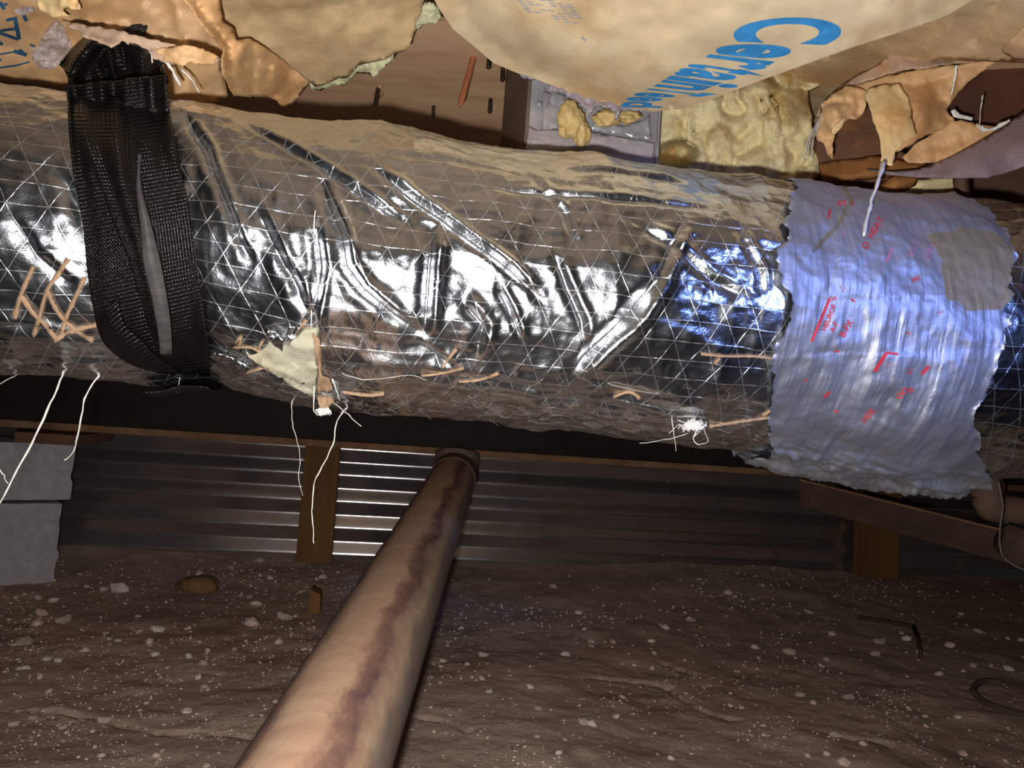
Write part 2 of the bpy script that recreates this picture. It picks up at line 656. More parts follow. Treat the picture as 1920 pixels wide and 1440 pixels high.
def webbing_material():
    b = MatB('black_webbing')
    tc = b.n('ShaderNodeTexCoord')
    sx = b.n('ShaderNodeSeparateXYZ')
    b.l(tc.outputs['UV'], sx.inputs[0])
    u, v = sx.outputs[0], sx.outputs[1]
    row = b.math('SINE', b.math('MULTIPLY', v, 2 * math.pi / 0.0032))
    colw = b.math('SINE', b.math('MULTIPLY', u, 2 * math.pi / 0.0022))
    h = b.math('ADD', b.math('MULTIPLY', row, 0.6), b.math('MULTIPLY', b.math('MULTIPLY', row, colw), 0.5))
    fine = b.noise(tc.outputs['UV'], 700, 2, 0.6)
    n1 = b.bump(h, 0.8, 0.0006)
    n2 = b.bump(fine, 0.5, 0.0008, n1)
    col = b.ramp(b.noise(tc.outputs['UV'], 60, 4), [(0.3, lin(11, 9, 9)), (0.75, lin(24, 20, 19))])
    return b.out(col, 0.27, 0.0, n2, **{'Specular IOR Level': 0.36})


def wrap_material():
    b = MatB('woven_belly_wrap')
    co = b.coord('Object')
    h = b.noise(b.coord('Object', (260, 420, 420)), 1.0, 3, 0.6)
    col = b.ramp(b.noise(co, 18, 4), [(0.3, lin(122, 104, 112)), (0.7, lin(152, 134, 142))])
    return b.out(col, 0.33, 0.0, b.bump(h, 0.8, 0.0014), **{'Specular IOR Level': 0.6})


def pipe_material():
    b = MatB('dirty_plastic_pipe')
    tc = b.n('ShaderNodeTexCoord')
    sx = b.n('ShaderNodeSeparateXYZ')
    mp = b.n('ShaderNodeMapping')
    mp.inputs['Scale'].default_value = (7, 9, 1)
    b.l(tc.outputs['UV'], mp.inputs[0])
    nz = b.n('ShaderNodeTexNoise')
    nz.inputs['Scale'].default_value = 1.0
    nz.inputs['Detail'].default_value = 8
    nz.inputs['Roughness'].default_value = 0.65
    b.l(mp.outputs[0], nz.inputs['Vector'])
    va = b.n('ShaderNodeVectorMath', operation='MULTIPLY_ADD')
    b.l(nz.outputs['Color'], va.inputs[0])
    va.inputs[1].default_value = (0.16, 0, 0)
    b.l(tc.outputs['UV'], va.inputs[2])
    b.l(va.outputs[0], sx.inputs[0])
    u = sx.outputs[0]
    # dried dirt in runs along the pipe
    col = b.ramp(b.math('SUBTRACT', u, 0.08), [(0.0, lin(104, 92, 84)), (0.27, lin(128, 108, 96)), (0.315, lin(92, 68, 66)), (0.375, lin(112, 86, 78)), (0.43, lin(188, 156, 128)), (0.535, lin(192, 156, 126)),
                     (0.56, lin(124, 92, 82)), (0.585, lin(96, 72, 70)), (0.605, lin(150, 122, 104)), (0.635, lin(178, 152, 124)), (0.68, lin(124, 112, 102)), (1.0, lin(104, 94, 86))])
    mp2 = b.n('ShaderNodeMapping')
    mp2.inputs['Scale'].default_value = (3, 26, 1)
    b.l(tc.outputs['UV'], mp2.inputs[0])
    mott = b.noise(mp2.outputs[0], 1.0, 6, 0.65)
    col = b.mix(b.ramp(mott, [(0.4, (0.45, 0.45, 0.45, 1)), (0.6, (0, 0, 0, 1))]), col, lin(156, 116, 92))
    return b.out(col, 0.7, 0.0, b.bump(b.noise(tc.outputs['UV'], 60, 5), 0.25, 0.002), **{'Specular IOR Level': 0.25})


def dirt_material():
    b = MatB('dirt')
    co = b.coord('Object')
    a = b.noise(co, 7, 8, 0.65)
    col = b.ramp(a, [(0.3, lin(146, 122, 106)), (0.55, lin(172, 148, 130)), (0.75, lin(186, 162, 144))])
    sp = b.n('ShaderNodeTexVoronoi')
    sp.inputs['Scale'].default_value = 150
    b.l(co, sp.inputs['Vector'])
    spk = b.ramp(sp.outputs['Distance'], [(0.10, (1, 1, 1, 1)), (0.2, (0, 0, 0, 1))])
    dens = b.ramp(b.noise(co, 5, 5), [(0.45, (0, 0, 0, 1)), (0.65, (1, 1, 1, 1))])
    m = b.math('MULTIPLY', spk, b.math('MULTIPLY', dens, 0.55))
    col = b.mix(m, col, lin(190, 172, 156))
    h = b.bump(b.noise(co, 40, 7, 0.65), 0.6, 0.008)
    return b.out(col, 0.95, 0.0, h, **{'Specular IOR Level': 0.15})


def skirting_material():
    b = MatB('corrugated_steel')
    co = b.coord('Object')
    col = b.ramp(b.noise(co, 6, 5), [(0.3, lin(184, 178, 176)), (0.7, lin(212, 208, 208))])
    rough = b.math('MULTIPLY_ADD', b.noise(co, 30, 4), 0.08, 0.16)
    return b.out(col, rough, 0.93, b.bump(b.noise(co, 12, 2), 0.03, 0.002))


def film_material():
    b = MatB('clear_plastic_film')
    co = b.coord('Object')
    return b.out(lin(206, 200, 206), 0.18, 0.0, b.bump(b.noise(co, 90, 4), 0.8, 0.004),
                 **{'Alpha': 0.45, 'Specular IOR Level': 0.9})


# ------------------------------------------------------------------ duct surface (needed by what lies on it)
D0 = 0.70
TOP = [(-420, 95), (0, 158), (130, 170), (320, 197), (420, 205), (560, 222), (690, 233), (780, 250), (850, 261), (920, 267), (1000, 280), (1060, 283),
       (1110, 294), (1200, 303), (1280, 312), (1340, 320), (1400, 334), (1480, 346), (1560, 356), (1640, 362), (1700, 367), (1800, 372), (1860, 378), (1920, 384), (2350, 425)]
BOT = [(-420, 672), (0, 703), (100, 708), (200, 714), (290, 719), (345, 716), (372, 706), (420, 707), (480, 728), (560, 750), (610, 766), (700, 778), (800, 786),
       (900, 796), (1000, 803), (1200, 818), (1300, 829), (1440, 845), (1500, 863), (1580, 886), (1680, 902), (1800, 908), (1920, 892), (2350, 905)]
_cx, _s, _n, _z, _r = [], [], [], [], []
for px in np.arange(-420, 2351, 10.0):
    yt, yb = interp(px, TOP), interp(px, BOT)
    vt = FW + (px - 960) / FPX * RT - (yt - 720) / FPX * UP
    vb = FW + (px - 960) / FPX * RT - (yb - 720) / FPX * UP
    t2 = np.array([vt @ N, vt @ Z]); b2 = np.array([vb @ N, vb @ Z])
    t2 /= np.linalg.norm(t2); b2 /= np.linalg.norm(b2)
    c2 = (t2 + b2); c2 /= np.linalg.norm(c2)
    half = 0.5 * math.acos(np.clip(t2 @ b2, -1, 1))
    vc = FW + (px - 960) / FPX * RT - ((yt + yb) / 2 - 720) / FPX * UP
    k = D0 / np.linalg.norm([vc @ N, vc @ Z])
    _s.append(k * (vc @ A)); _n.append(D0 * c2[0]); _z.append(CAM[2] + D0 * c2[1]); _r.append(D0 * math.sin(half)); _cx.append(px)
_s, _n, _z, _r = map(np.array, (_s, _n, _z, _r))
R0 = 0.13


def centre(s):
    return np.interp(s, _s, _n), np.interp(s, _s, _z), np.interp(s, _s, _r)


def duct_xyz(s, th, extra=0.0):
    cn, cz, r = centre(s)
    L = np.hypot(cn, cz - CAM[2])
    tn, tz = -cn / L, -(cz - CAM[2]) / L       # towards the viewer
    en, ez = -tz, tn                           # and round towards the top
    en, ez = np.where(ez < 0, -en, en), np.where(ez < 0, -ez, ez)
    rr = r + extra
    nn = cn + rr * (np.cos(th) * tn + np.sin(th) * en)
    zz = cz + rr * (np.cos(th) * tz + np.sin(th) * ez)
    return s[..., None] * A + nn[..., None] * N + zz[..., None] * Z


def px_to_st(px, py):
    """a point of the view on the plain duct as run along it and angle round it"""
    v = FW + (px - 960) / FPX * RT - (py - 720) / FPX * UP
    va, vn, vz = v @ A, v @ N, v @ Z
    k = 0.6 / vn
    for _ in range(12):
        s = k * va
        cn, cz, r = [float(q) for q in centre(s)]
        a_, b_, c_ = vn * vn + vz * vz, -2 * (vn * cn + vz * (cz - CAM[2])), cn * cn + (cz - CAM[2]) ** 2 - r * r
        disc = b_ * b_ - 4 * a_ * c_
        k = (-b_ - math.sqrt(max(disc, 0))) / (2 * a_)
    s = k * va
    cn, cz, r = [float(q) for q in centre(s)]
    L = math.hypot(cn, cz - CAM[2])
    tn, tz = -cn / L, -(cz - CAM[2]) / L
    en, ez = -tz, tn
    if ez < 0: en, ez = -en, -ez
    dn, dzz = k * vn - cn, k * vz + CAM[2] - cz
    return s, math.atan2(dn * en + dzz * ez, dn * tn + dzz * tz)


CREASES = [   # run of each crease in the photograph, depth (m), half width (m)
    ([(345, 222), (385, 270), (400, 320), (428, 390), (450, 450), (472, 490)], 0.006, 0.0045),
    ([(455, 228), (520, 262), (580, 300), (640, 335), (700, 375), (765, 418)], 0.006, 0.004),
    ([(600, 335), (615, 380), (640, 440), (650, 500), (680, 540), (740, 590), (790, 620)], 0.007, 0.0055),
    ([(690, 310), (740, 345), (800, 385), (830, 405), (900, 460), (960, 505), (1015, 565)], 0.006, 0.0045),
    ([(808, 425), (806, 480), (800, 560), (796, 622)], 0.006, 0.006),
    ([(592, 420), (602, 500), (586, 600), (590, 640)], 0.005, 0.005),
    ([(480, 390), (520, 470), (560, 540), (582, 600)], 0.005, 0.006),
    ([(1235, 518), (1190, 580), (1120, 650), (1068, 702)], 0.009, 0.008),
    ([(1275, 420), (1250, 490), (1232, 528)], 0.005, 0.006),
    ([(1036, 470), (1055, 520), (1090, 600), (1096, 650)], 0.004, 0.005),
    ([(862, 560), (905, 610), (893, 668)], 0.005, 0.006),
    ([(1000, 330), (1060, 400), (1085, 470)], 0.0025, 0.005),
    ([(930, 530), (955, 580), (978, 640)], 0.004, 0.004),
    ([(770, 640), (800, 655), (850, 690)], 0.005, 0.006),
    ([(1060, 318), (1130, 324), (1200, 333), (1300, 345)], 0.0045, 0.005),
    ([(940, 352), (1060, 366), (1200, 378), (1330, 396)], 0.003, 0.004),
    ([(700, 290), (820, 300), (960, 322)], 0.0025, 0.005),
    ([(1180, 410), (1260, 460), (1330, 520), (1400, 560)], 0.003, 0.006),
    ([(1380, 430), (1420, 500), (1430, 560)], 0.003, 0.005),
    ([(640, 690), (760, 700), (900, 715), (1040, 735)], 0.004, 0.008),
    ([(20, 400), (70, 470), (120, 520), (150, 540)], 0.003, 0.006),
    ([(120, 330), (150, 400), (170, 470)], 0.004, 0.006),
    ([(0, 605), (80, 612), (170, 640)], 0.004, 0.006),
    ([(420, 655), (500, 690), (590, 735)], 0.005, 0.007),
    ([(900, 740), (1100, 760), (1400, 800)], 0.003, 0.007),
]
_cr = []
for pl, amp, wd in CREASES:
    q = [px_to_st(*p) for p in densify(pl, 25, closed=False)]
    _cr.append(([(a, R0 * t) for a, t in q], amp * 0.85, wd * 0.68))


def jacket_disp(s, th):
    t = R0 * th
    d = 0.0038 * fbm(s / 0.09, t / 0.07, 0.2, 3, 3) + 0.0016 * ridged(s / 0.05, t / 0.05, 11, 3) - 0.0006
    d = d + 0.00032 * fbm(s / 0.014, t / 0.008, 0.1, 23, 3)
    front = (np.abs(th) < 1.9)
    for pl, amp, wd in _cr:
        pa = np.array(pl)
        m = front & (s > pa[:, 0].min() - 0.05) & (s < pa[:, 0].max() + 0.05) & (t > pa[:, 1].min() - 0.05) & (t < pa[:, 1].max() + 0.05)
        if not m.any(): continue
        dd, sg, run = polydist(s[m], t[m], pl)
        ends = np.minimum(1, 5 * np.minimum(run, 1 - run) + 0.1)
        x = dd * sg / wd
        d[m] += amp * ends * (-0.75 * np.exp(-np.abs(x) ** 1.3) + 0.75 * np.exp(-((x - 1.7) / 1.1) ** 2) + 0.25 * np.exp(-((x + 2.2) / 1.4) ** 2))
    d = d + 0.0003 * ridged(s / 0.024 + 0.3 * t / 0.02, t / 0.014, 29, 2)
    # the lower side is shredded and lumpy
    low = np.clip((-th - 0.75) / 0.3, 0, 1)
    d = d + low * (0.0015 * fbm(s / 0.025, t / 0.008, 0.6, 41, 3))
    return d


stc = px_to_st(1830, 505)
REFLECTION_PATCH = (stc[0], R0 * stc[1], 0.037, 0.040)  # where the brown reflection is painted on the tape
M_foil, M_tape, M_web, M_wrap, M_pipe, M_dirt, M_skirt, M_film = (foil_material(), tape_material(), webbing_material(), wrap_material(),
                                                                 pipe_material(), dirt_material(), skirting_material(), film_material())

# ------------------------------------------------------------------ floor
WALL_N = 1.95


def ground_z(x, y):
    return (0.012 * fbm(x / 0.5, y / 0.5, 0.1, 71, 3) + 0.0035 * fbm(x / 0.06, y / 0.06, 0.4, 77, 3)
            + 0.02 * np.clip((y - 1.6) / 0.5, 0, 1) - 0.01)


def ground_hit(px, py):
    v = FW + (px - 960) / FPX * RT - (py - 720) / FPX * UP
    k = (0 - CAM[2]) / v[2]
    for _ in range(4):
        p = CAM + k * v
        k = (float(ground_z(p[0], p[1])) - CAM[2]) / v[2]
    return CAM + k * v


CRACKS = [[(90, 1330), (190, 1350), (300, 1375), (380, 1372), (480, 1385)], [(330, 1385), (400, 1378), (440, 1372)], [(1080, 1190), (1180, 1225), (1300, 1265)],
          [(1070, 1270), (1160, 1275), (1260, 1290)], [(790, 1345), (850, 1360), (880, 1370)], [(1540, 1370), (1590, 1385), (1650, 1390), (1670, 1400)],
          [(60, 1330), (100, 1345)], [(1600, 1165), (1680, 1175), (1730, 1185)], [(1250, 1290), (1330, 1340), (1400, 1350)], [(370, 1260), (420, 1265)]]
gx = np.concatenate([np.linspace(-3.2, -1.0, 40, endpoint=False), np.linspace(-1.0, 1.0, 330, endpoint=False), np.linspace(1.0, 3.2, 40)])
gy = np.concatenate([np.linspace(-1.6, 0.35, 50, endpoint=False), np.linspace(0.35, 1.3, 240, endpoint=False), np.linspace(1.3, 2.9, 90)])
GX, GY = np.meshgrid(gx, gy)
GZ = ground_z(GX, GY)
for pl in CRACKS:
    q = [ground_hit(*p)[:2] for p in smooth_path(pl, 5)]
    d, sg, run = polydist(GX, GY, q)
    d = d + 0.004 * noise(GX / 0.02, GY / 0.02, 0, 5)
    GZ = GZ - 0.005 * np.exp(-(d / 0.003) ** 2) + 0.0004 * np.exp(-((d - 0.012) / 0.01) ** 2) * (sg > 0)
V = np.stack([GX, GY, GZ], -1).reshape(-1, 3)
nx, ny = len(gx), len(gy)
I = np.arange(nx * ny).reshape(ny, nx)
F = np.stack([I[:-1, :-1], I[:-1, 1:], I[1:, 1:], I[1:, :-1]], -1).reshape(-1, 4).tolist()
floor = link('floor', V, F, M_dirt, recenter=False)
tag(floor, 'bare brown dirt floor strewn with pale stones', kind='structure')

# stones: each large one an object, one mesh shared among alike ones
stone_meshes = []
for k in range(9):
    bm = bmesh.new()
    bmesh.ops.create_icosphere(bm, subdivisions=2 if k < 3 else 1, radius=1.0)
    r = random.Random(40 + k)
    ax = (r.uniform(.8, 1.25), r.uniform(.75, 1.0), r.uniform(.5, .75))
    for v in bm.verts:
        f = 1 + 0.34 * float(noise(v.co.x * 1.3 + k * 7, v.co.y * 1.3, v.co.z * 1.3, k))
        v.co = Vector((v.co.x * ax[0] * f, v.co.y * ax[1] * f, v.co.z * ax[2] * f))
    me = bpy.data.meshes.new('stone')
    bm.to_mesh(me)
    bm.free()
    me.materials.append(M_stones[k % 3])
    stone_meshes.append(me)


def add_stone(x, y, r, k=None):
    o = bpy.data.objects.new('stone', stone_meshes[random.randrange(9) if k is None else k])
    o.location = (x, y, float(ground_z(x, y)) + r * 0.25)
    o.scale = (r, r, r)
    o.rotation_euler = (random.uniform(-.3, .3), random.uniform(-.3, .3), random.uniform(0, 6.28))
    COL.objects.link(o)
    o.parent = floor
    return o


BIG = [(45, 1207, 17), (70, 1122, 10), (100, 1128, 11), (80, 1152, 11), (195, 1106, 9), (227, 1108, 15), (120, 1165, 12), (70, 1172, 11), (88, 1237, 10), (48, 1254, 9),
       (262, 1185, 8), (295, 1182, 13), (280, 1205, 9), (472, 1171, 15), (532, 1160, 13), (480, 1135, 11), (488, 1050, 11), (374, 1077, 9), (605, 1082, 8), (522, 1206, 9), (570, 1219, 7),
       (585, 1220, 7), (290, 1228, 10), (380, 1245, 9), (354, 1232, 7), (370, 1269, 7), (92, 1297, 7), (76, 1270, 8), (194, 1353, 11), (24, 1360, 9), (350, 1335, 9), (384, 1289, 8), (372, 1272, 6),
       (62, 1347, 6), (117, 1366, 7), (190, 1418, 7), (293, 1418, 8), (387, 1437, 8), (35, 1255, 6), (160, 1220, 8), (110, 1240, 8), (375, 1205, 7), (390, 1220, 6),
       (905, 1230, 9), (902, 1273, 9), (917, 1298, 7), (830, 1240, 7), (993, 1288, 7), (840, 1205, 6), (1110, 1204, 8), (1109, 1212, 7), (1060, 1228, 8), (1150, 1205, 6),
       (1222, 1204, 9), (1227, 1225, 6), (1223, 1254, 6), (1295, 1164, 9), (1248, 1179, 9), (1365, 1114, 9), (1430, 1099, 6), (1037, 1100, 7), (1085, 1150, 8), (1415, 1215, 8), (1480, 1225, 13),
       (1548, 1237, 7), (1640, 1228, 10), (1835, 1186, 9), (1725, 1225, 9), (1590, 1309, 10), (1500, 1304, 11), (1526, 1319, 7), (1735, 1344, 6), (1619, 1396, 8), (1565, 1380, 11), (1582, 1430, 13), (1514, 1418, 7),
       (1550, 1415, 7), (1807, 1415, 10), (1885, 1428, 6), (1168, 1309, 9), (1155, 1345, 9), (1095, 1355, 12), (1110, 1360, 9), (1060, 1388, 7), (1007, 1382, 7), (1010, 1330, 8), (1370, 1324, 6), (1390, 1328, 5),
       (1257, 1423, 6), (1048, 1413, 6), (1540, 1250, 8), (1700, 1200, 8), (1780, 1212, 10), (1760, 1265, 8), (1825, 1250, 8), (1890, 1255, 9), (1650, 1205, 9), (1560, 1190, 8), (1520, 1150, 6)]
for px, py, sz in BIG:
    p = ground_hit(px, py)
    d = (p - CAM) @ FW
    add_stone(p[0], p[1], 1.08 * sz * d / FPX)
cnt = 0
while cnt < 185:
    px, py = random.uniform(0, 1920), random.uniform(1065, 1440)
    if py < 1040 + 0.05 * (px) or (px < 140 and py < 1120): continue
    dens = 0.25 + 0.75 * max(0, float(noise(px / 130, py / 60, 0, 91)) + 0.35) + (0.35 if px < 650 and py < 1280 else 0)
    if random.random() > dens: continue
    p = ground_hit(px, py)
    d = (p - CAM) @ FW
    add_stone(p[0], p[1], random.choice([3, 3.5, 4, 4, 5, 6]) * d / FPX)
    cnt += 1
# grit too small to pick apart
octv = np.array([(1, 0, 0), (-.5, .87, 0), (-.5, -.87, 0), (0, 0, .9), (0, 0, -.6)])
octf = [(0, 1, 3), (1, 2, 3), (2, 0, 3), (1, 0, 4), (2, 1, 4), (0, 2, 4)]
GV, GF = [], []
n = 0
while n < 6800:
    px, py = random.uniform(-200, 2100), random.uniform(1050, 1480)
    dens = 0.12 + max(0, float(fbm(px / 140, py / 55, 0, 91, 3)) + 0.25) + (0.25 if px < 600 and py < 1280 else 0)
    if random.random() > dens: continue
    p = ground_hit(px, py)
    if p @ N > WALL_N - 0.02: continue
    r = random.choice([.8, 1, 1.3, 1.8, 2.2, 3.0]) * ((p - CAM) @ FW) / FPX
    a = random.uniform(0, 6.28)
    rot = np.array([[math.cos(a), -math.sin(a), 0], [math.sin(a), math.cos(a), 0], [0, 0, 1]])
    sc = np.array([random.uniform(.7, 1.3), random.uniform(.7, 1.3), random.uniform(.5, 1)])
    b = len(GV)
    GV += list((octv * sc * r) @ rot.T + p + np.array([0, 0, r * 0.3]))
    GF += [tuple(i + b for i in f) for f in octf]
    n += 1
gsx, gsy = np.meshgrid(np.linspace(-1.5, 1.5, 50), np.linspace(-1.4, 0.60, 40))  # unseen dark sheet, added below the camera to darken what the foil mirrors
I = np.arange(gsx.size).reshape(gsx.shape)
link('added_dark_sheet', np.stack([gsx, gsy, ground_z(gsx, gsy) + 0.012 + 0.006 * ridged(gsx / .2, gsy / .2, 150, 2)], -1).reshape(-1, 3), np.stack([I[:-1, :-1], I[:-1, 1:], I[1:, 1:], I[1:, :-1]], -1).reshape(-1, 4).tolist(),
     mottled('added_sheet_dark', lin(38, 36, 38), lin(52, 50, 52), 9, 0.7, 0.3, 60), floor)['label'] = 'unseen dark sheet added to darken the foil reflections'
o = link('gravel', GV, GF, M_stones[0], floor, smooth=False)
o['kind'] = 'stuff'

# ------------------------------------------------------------------ ceiling: plywood underside of the floor above
CEIL = 0.85
ceil_o = link('ceiling', *hexa([(-3.2, -1.6, CEIL), (3.2, -1.6, CEIL), (3.2, 2.9, CEIL), (-3.2, 2.9, CEIL), (-3.2, -1.6, CEIL + .02), (3.2, -1.6, CEIL + .02), (3.2, 2.9, CEIL + .02), (-3.2, 2.9, CEIL + .02)]), M_ply, smooth=False, recenter=False)
tag(ceil_o, 'brown plywood underside of the floor above', kind='structure')


def driven(name, top_px, tip_px, rad, mat, threaded):
    d = dz(*top_px, CEIL)
    a = P(*top_px, d) + np.array([0, 0, 0.004])
    b = P(*tip_px, d * 0.985)
    n = 15 if threaded else 4
    pts = [a + (b - a) * i / (n - 1) for i in range(n)]
    rads = [rad * (1.25 if threaded and i % 2 else 0.8 if threaded else 1.0) for i in range(n)]
    rads[-1] = rad * 0.2
    if not threaded:
        pts = [a, a + (b - a) * .06, a + (b - a) * .07, a + (b - a) * .9, b]
        rads = [rad, rad * 1.0, rad, rad, rad * .3]
    V, F = tube(pts, rad, 8, rads=rads)
    return link(name, V, F, mat, ceil_o)


driven('screw', (710, 165), (703, 199), 0.0030, M_screw, True)
driven('screw', (918, 106), (916, 128), 0.0028, M_screw, True)
driven('screw', (943, 128), (942, 152), 0.0028, M_screw, True)
driven('screw', (920, 186), (918, 212), 0.0028, M_screw, True)
driven('screw', (813, 200), (812, 220), 0.0024, M_screw, True)
o = driven('nail', (889, 108), (862, 201), 0.0042, M_nail, False)
o['label'] = 'long rusty bent nail'
# splintered paler wood round one screw
dsp = dz(712, 172, CEIL - 0.001)
o = sheet('splinter', [(699, 176), (706, 166), (712, 162), (717, 170), (720, 178), (712, 184), (703, 182)], Depth([(690, 160, dz(690, 160, CEIL - .002)), (730, 160, dz(730, 160, CEIL - .002)), (710, 190, dz(710, 190, CEIL - .002)), (700, 180, dz(700, 180, CEIL - .002))]), M_paper_warm, ceil_o, step=4, thick=0.001)

# unseen kraft facing added overhead, above and behind the view, for the foil's reflections
V, F = [], []
fx, fy = np.meshgrid(np.linspace(-2.6, 2.6, 60), np.linspace(-1.5, 0.56, 40))
fz_ = 0.835 - 0.03 * np.abs(np.sin(fx * math.pi / 0.41)) + 0.008 * fbm(fx / .2, fy / .2, 0, 140, 3)
I = np.arange(fx.size).reshape(fx.shape)
F = np.stack([I[:-1, :-1], I[1:, :-1], I[1:, 1:], I[:-1, 1:]], -1).reshape(-1, 4).tolist()
link('unseen_kraft_facing', np.stack([fx, fy, fz_], -1).reshape(-1, 3), F, mottled('unseen_dusky_kraft_paper', lin(112, 98, 84), lin(150, 130, 108), 7, 0.85, 0.3, 160, c3=lin(92, 76, 62), s3=5), ceil_o)

# ------------------------------------------------------------------ back wall: corrugated metal skirting in sheets
wall = link('wall_back', *box_anz(-3.0, 3.0, WALL_N + 0.03, WALL_N + 0.045, -0.05, CEIL), M_steel, smooth=False, recenter=False)
tag(wall, 'dark backing behind the corrugated skirting', kind='structure')


def corr(a0, a1, off):
    zs = np.linspace(-0.03, 0.46, 240)
    aa = np.concatenate([[a0, a0 + .0015], np.linspace(a0 + .003, a1 - .003, 12), [a1 - .0015, a1]])
    na = len(aa)
    V = []
    for a in aa:
        for z in zs:
            q = math.asin(0.955 * math.cos(2 * math.pi * (z - 0.0738) / 0.0665)) / (math.pi / 2)
            V.append(W3(a, WALL_N + off - 0.0060 * q, z))
    k = len(zs)
    F = [(i * k + j, (i + 1) * k + j, (i + 1) * k + j + 1, i * k + j + 1) for i in range(na - 1) for j in range(k - 1)]
    o = link('metal_sheet', V, F, M_skirt, wall)
    solidify(o, 0.0012, 1.0)
    es = o.modifiers.new('split', 'EDGE_SPLIT')
    es.split_angle = math.radians(40)
    return o


s1 = hit_n(1070, 1000, WALL_N) @ A
s2 = hit_n(1250, 1000, WALL_N) @ A
corr(-3.0, s1 + 0.01, 0.0)
corr(s1 - 0.01, s2 + 0.004, 0.0017)
corr(s2 - 0.006, 3.0, 0.0015)

# ------------------------------------------------------------------ steel beam with dusty lower flange
BN = 1.72
zb = hit_n(880, 856, BN)[2]
bx = empty('steel_beam', W3(0, BN + 0.05, zb), 'long black steel beam with a dusty brown lower flange above the corrugated skirting', 'beam')
o = link('bottom_flange', *box_anz(-2.9, 2.9, BN, BN + 0.10, zb, zb + 0.016), M_rust, bx, smooth=False); bevel(o, 0.003)
o['label'] = 'brown dust covered flange'
link('web', *box_anz(-2.9, 2.9, BN + 0.046, BN + 0.054, zb + 0.016, zb + 0.25), M_steel, bx, smooth=False)
o = link('top_flange', *box_anz(-2.9, 2.9, BN, BN + 0.10, zb + 0.25, zb + 0.266), M_steel, bx, smooth=False); bevel(o, 0.003)
# ------------------------------------------------------------------ posts against the skirting
def post(name, xl_t, xr_t, yt, xl_b, xr_b, yb, n, label, thick=0.04, top_clip=None):
    a, b = hit_n(xl_t, yt, n), hit_n(xr_t, yt + 2, n)
    c, d = hit_n(xl_b, yb, n), hit_n(xr_b, yb + 1, n)
    zt = top_clip
    def up(lo, hi, z): return lo + (hi - lo) * ((z - lo[2]) / (hi[2] - lo[2]))
    lo_l, lo_r = up(c, a, -0.02), up(d, b, -0.02)
    hi_l, hi_r = up(c, a, zt), up(d, b, zt)
    o = link(name, *hexa([lo_l, lo_r, lo_r + thick * N, lo_l + thick * N, hi_l, hi_r, hi_r + thick * N, hi_l + thick * N]), M_post, smooth=False)
    bevel(o, 0.002)
    return tag(o, label, 'post')


post('wooden_post', 572, 638, 840, 555, 622, 1040, WALL_N - 0.06, 'short brown wooden post against the corrugated skirting left of the white pipe', top_clip=zb - 0.001)
post('wooden_post', 1618, 1690, 975, 1614, 1684, 1110, WALL_N - 0.06, 'dim brown wooden post under the slanting board at right', top_clip=0.262)

# ------------------------------------------------------------------ stacked blocks at left
def block(pr, ang, length, depth, z0, z1, label, seed):
    """a block whose right front corner stands at pr; its face turns away to the right"""
    e = np.array([math.cos(math.radians(ang)), math.sin(math.radians(ang)), 0])
    b_ = np.array([-e[1], e[0], 0])
    bm = bmesh.new()
    bmesh.ops.create_cube(bm, size=1.0)
    bmesh.ops.subdivide_edges(bm, edges=bm.edges[:], cuts=15, use_grid_fill=True)
    VV = []
    for v in bm.verts:
        p = np.array([pr[0], pr[1], 0]) + e * (v.co.x - .5) * length + b_ * (v.co.y + .5) * depth + Z * (z0 + (v.co.z + .5) * (z1 - z0))
        edge = sum(abs(abs(c) - .5) < 1e-4 for c in v.co)
        k = 0.0012 if edge < 2 else 0.004
        q = p * 55
        dv = np.array([float(noise(*q, seed + i)) for i in range(3)])
        if abs(v.co.z) > .499: dv[2] = -abs(dv[2]) * np.sign(v.co.z)
        VV.append(p + k * dv)
    FF = [tuple(v.index for v in f.verts) for f in bm.faces]
    bm.free()
    o = link(name_block, VV, FF, M_block, smooth=False)
    return tag(o, label, 'block')


name_block = 'concrete_block'
pc = P(131, 937, 1.52)
zj = pc[2]
zt = P(133, 832, 1.52)[2]
pc2 = P(110, 1010, 1.515)
block(pc2, 42, 0.40, 0.17, -0.02, zj - 0.006, 'lower grey concrete block standing on the dirt at left edge', 3)
block(pc, 42, 0.40, 0.17, zj, zt, 'upper grey concrete block stacked under the beam at left edge', 9)
# a flat wooden shim bridges from the blocks to the beam
a0, a1 = hit_n(26, 815, 1.60) @ A, hit_n(140, 815, 1.60) @ A
o = link('wood_shim', *box_anz(a0, a1 + .005, 1.60, BN + 0.09, zt + 0.0005, zb - 0.0005), M_wood_dark, smooth=False)
bevel(o, 0.002)
tag(o, 'flat dark wooden shim lying on the stacked blocks under the beam', 'wood shim')

# ------------------------------------------------------------------ drain pipe
pn, pf = P(598, 1440, 0.50), P(851, 893, 1.62)
dirp = (pf - pn) / np.linalg.norm(pf - pn)
PR = 0.0475
nseg, nl = 64, 160
start = pn - dirp * 0.45
Lp = np.linalg.norm(pf - start)
side = np.cross(dirp, Z); side /= np.linalg.norm(side)
pup = np.cross(side, dirp)
V, UVp, F = [], [], []
for i in range(nl + 1):
    l = Lp * i / nl
    for k in range(nseg + 1):
        q = 2 * math.pi * k / nseg
        r = PR * (1 + 0.006 * float(noise(l / .05, math.cos(q) * 2, math.sin(q) * 2, 4)))
        V.append(start + dirp * l + r * (math.cos(q) * (-pup) + math.sin(q) * (-side)))   # starts underneath, left side first
        UVp.append((k / nseg, l))
for i in range(nl):
    for k in range(nseg):
        F.append((i * (nseg + 1) + k, i * (nseg + 1) + k + 1, (i + 1) * (nseg + 1) + k + 1, (i + 1) * (nseg + 1) + k))
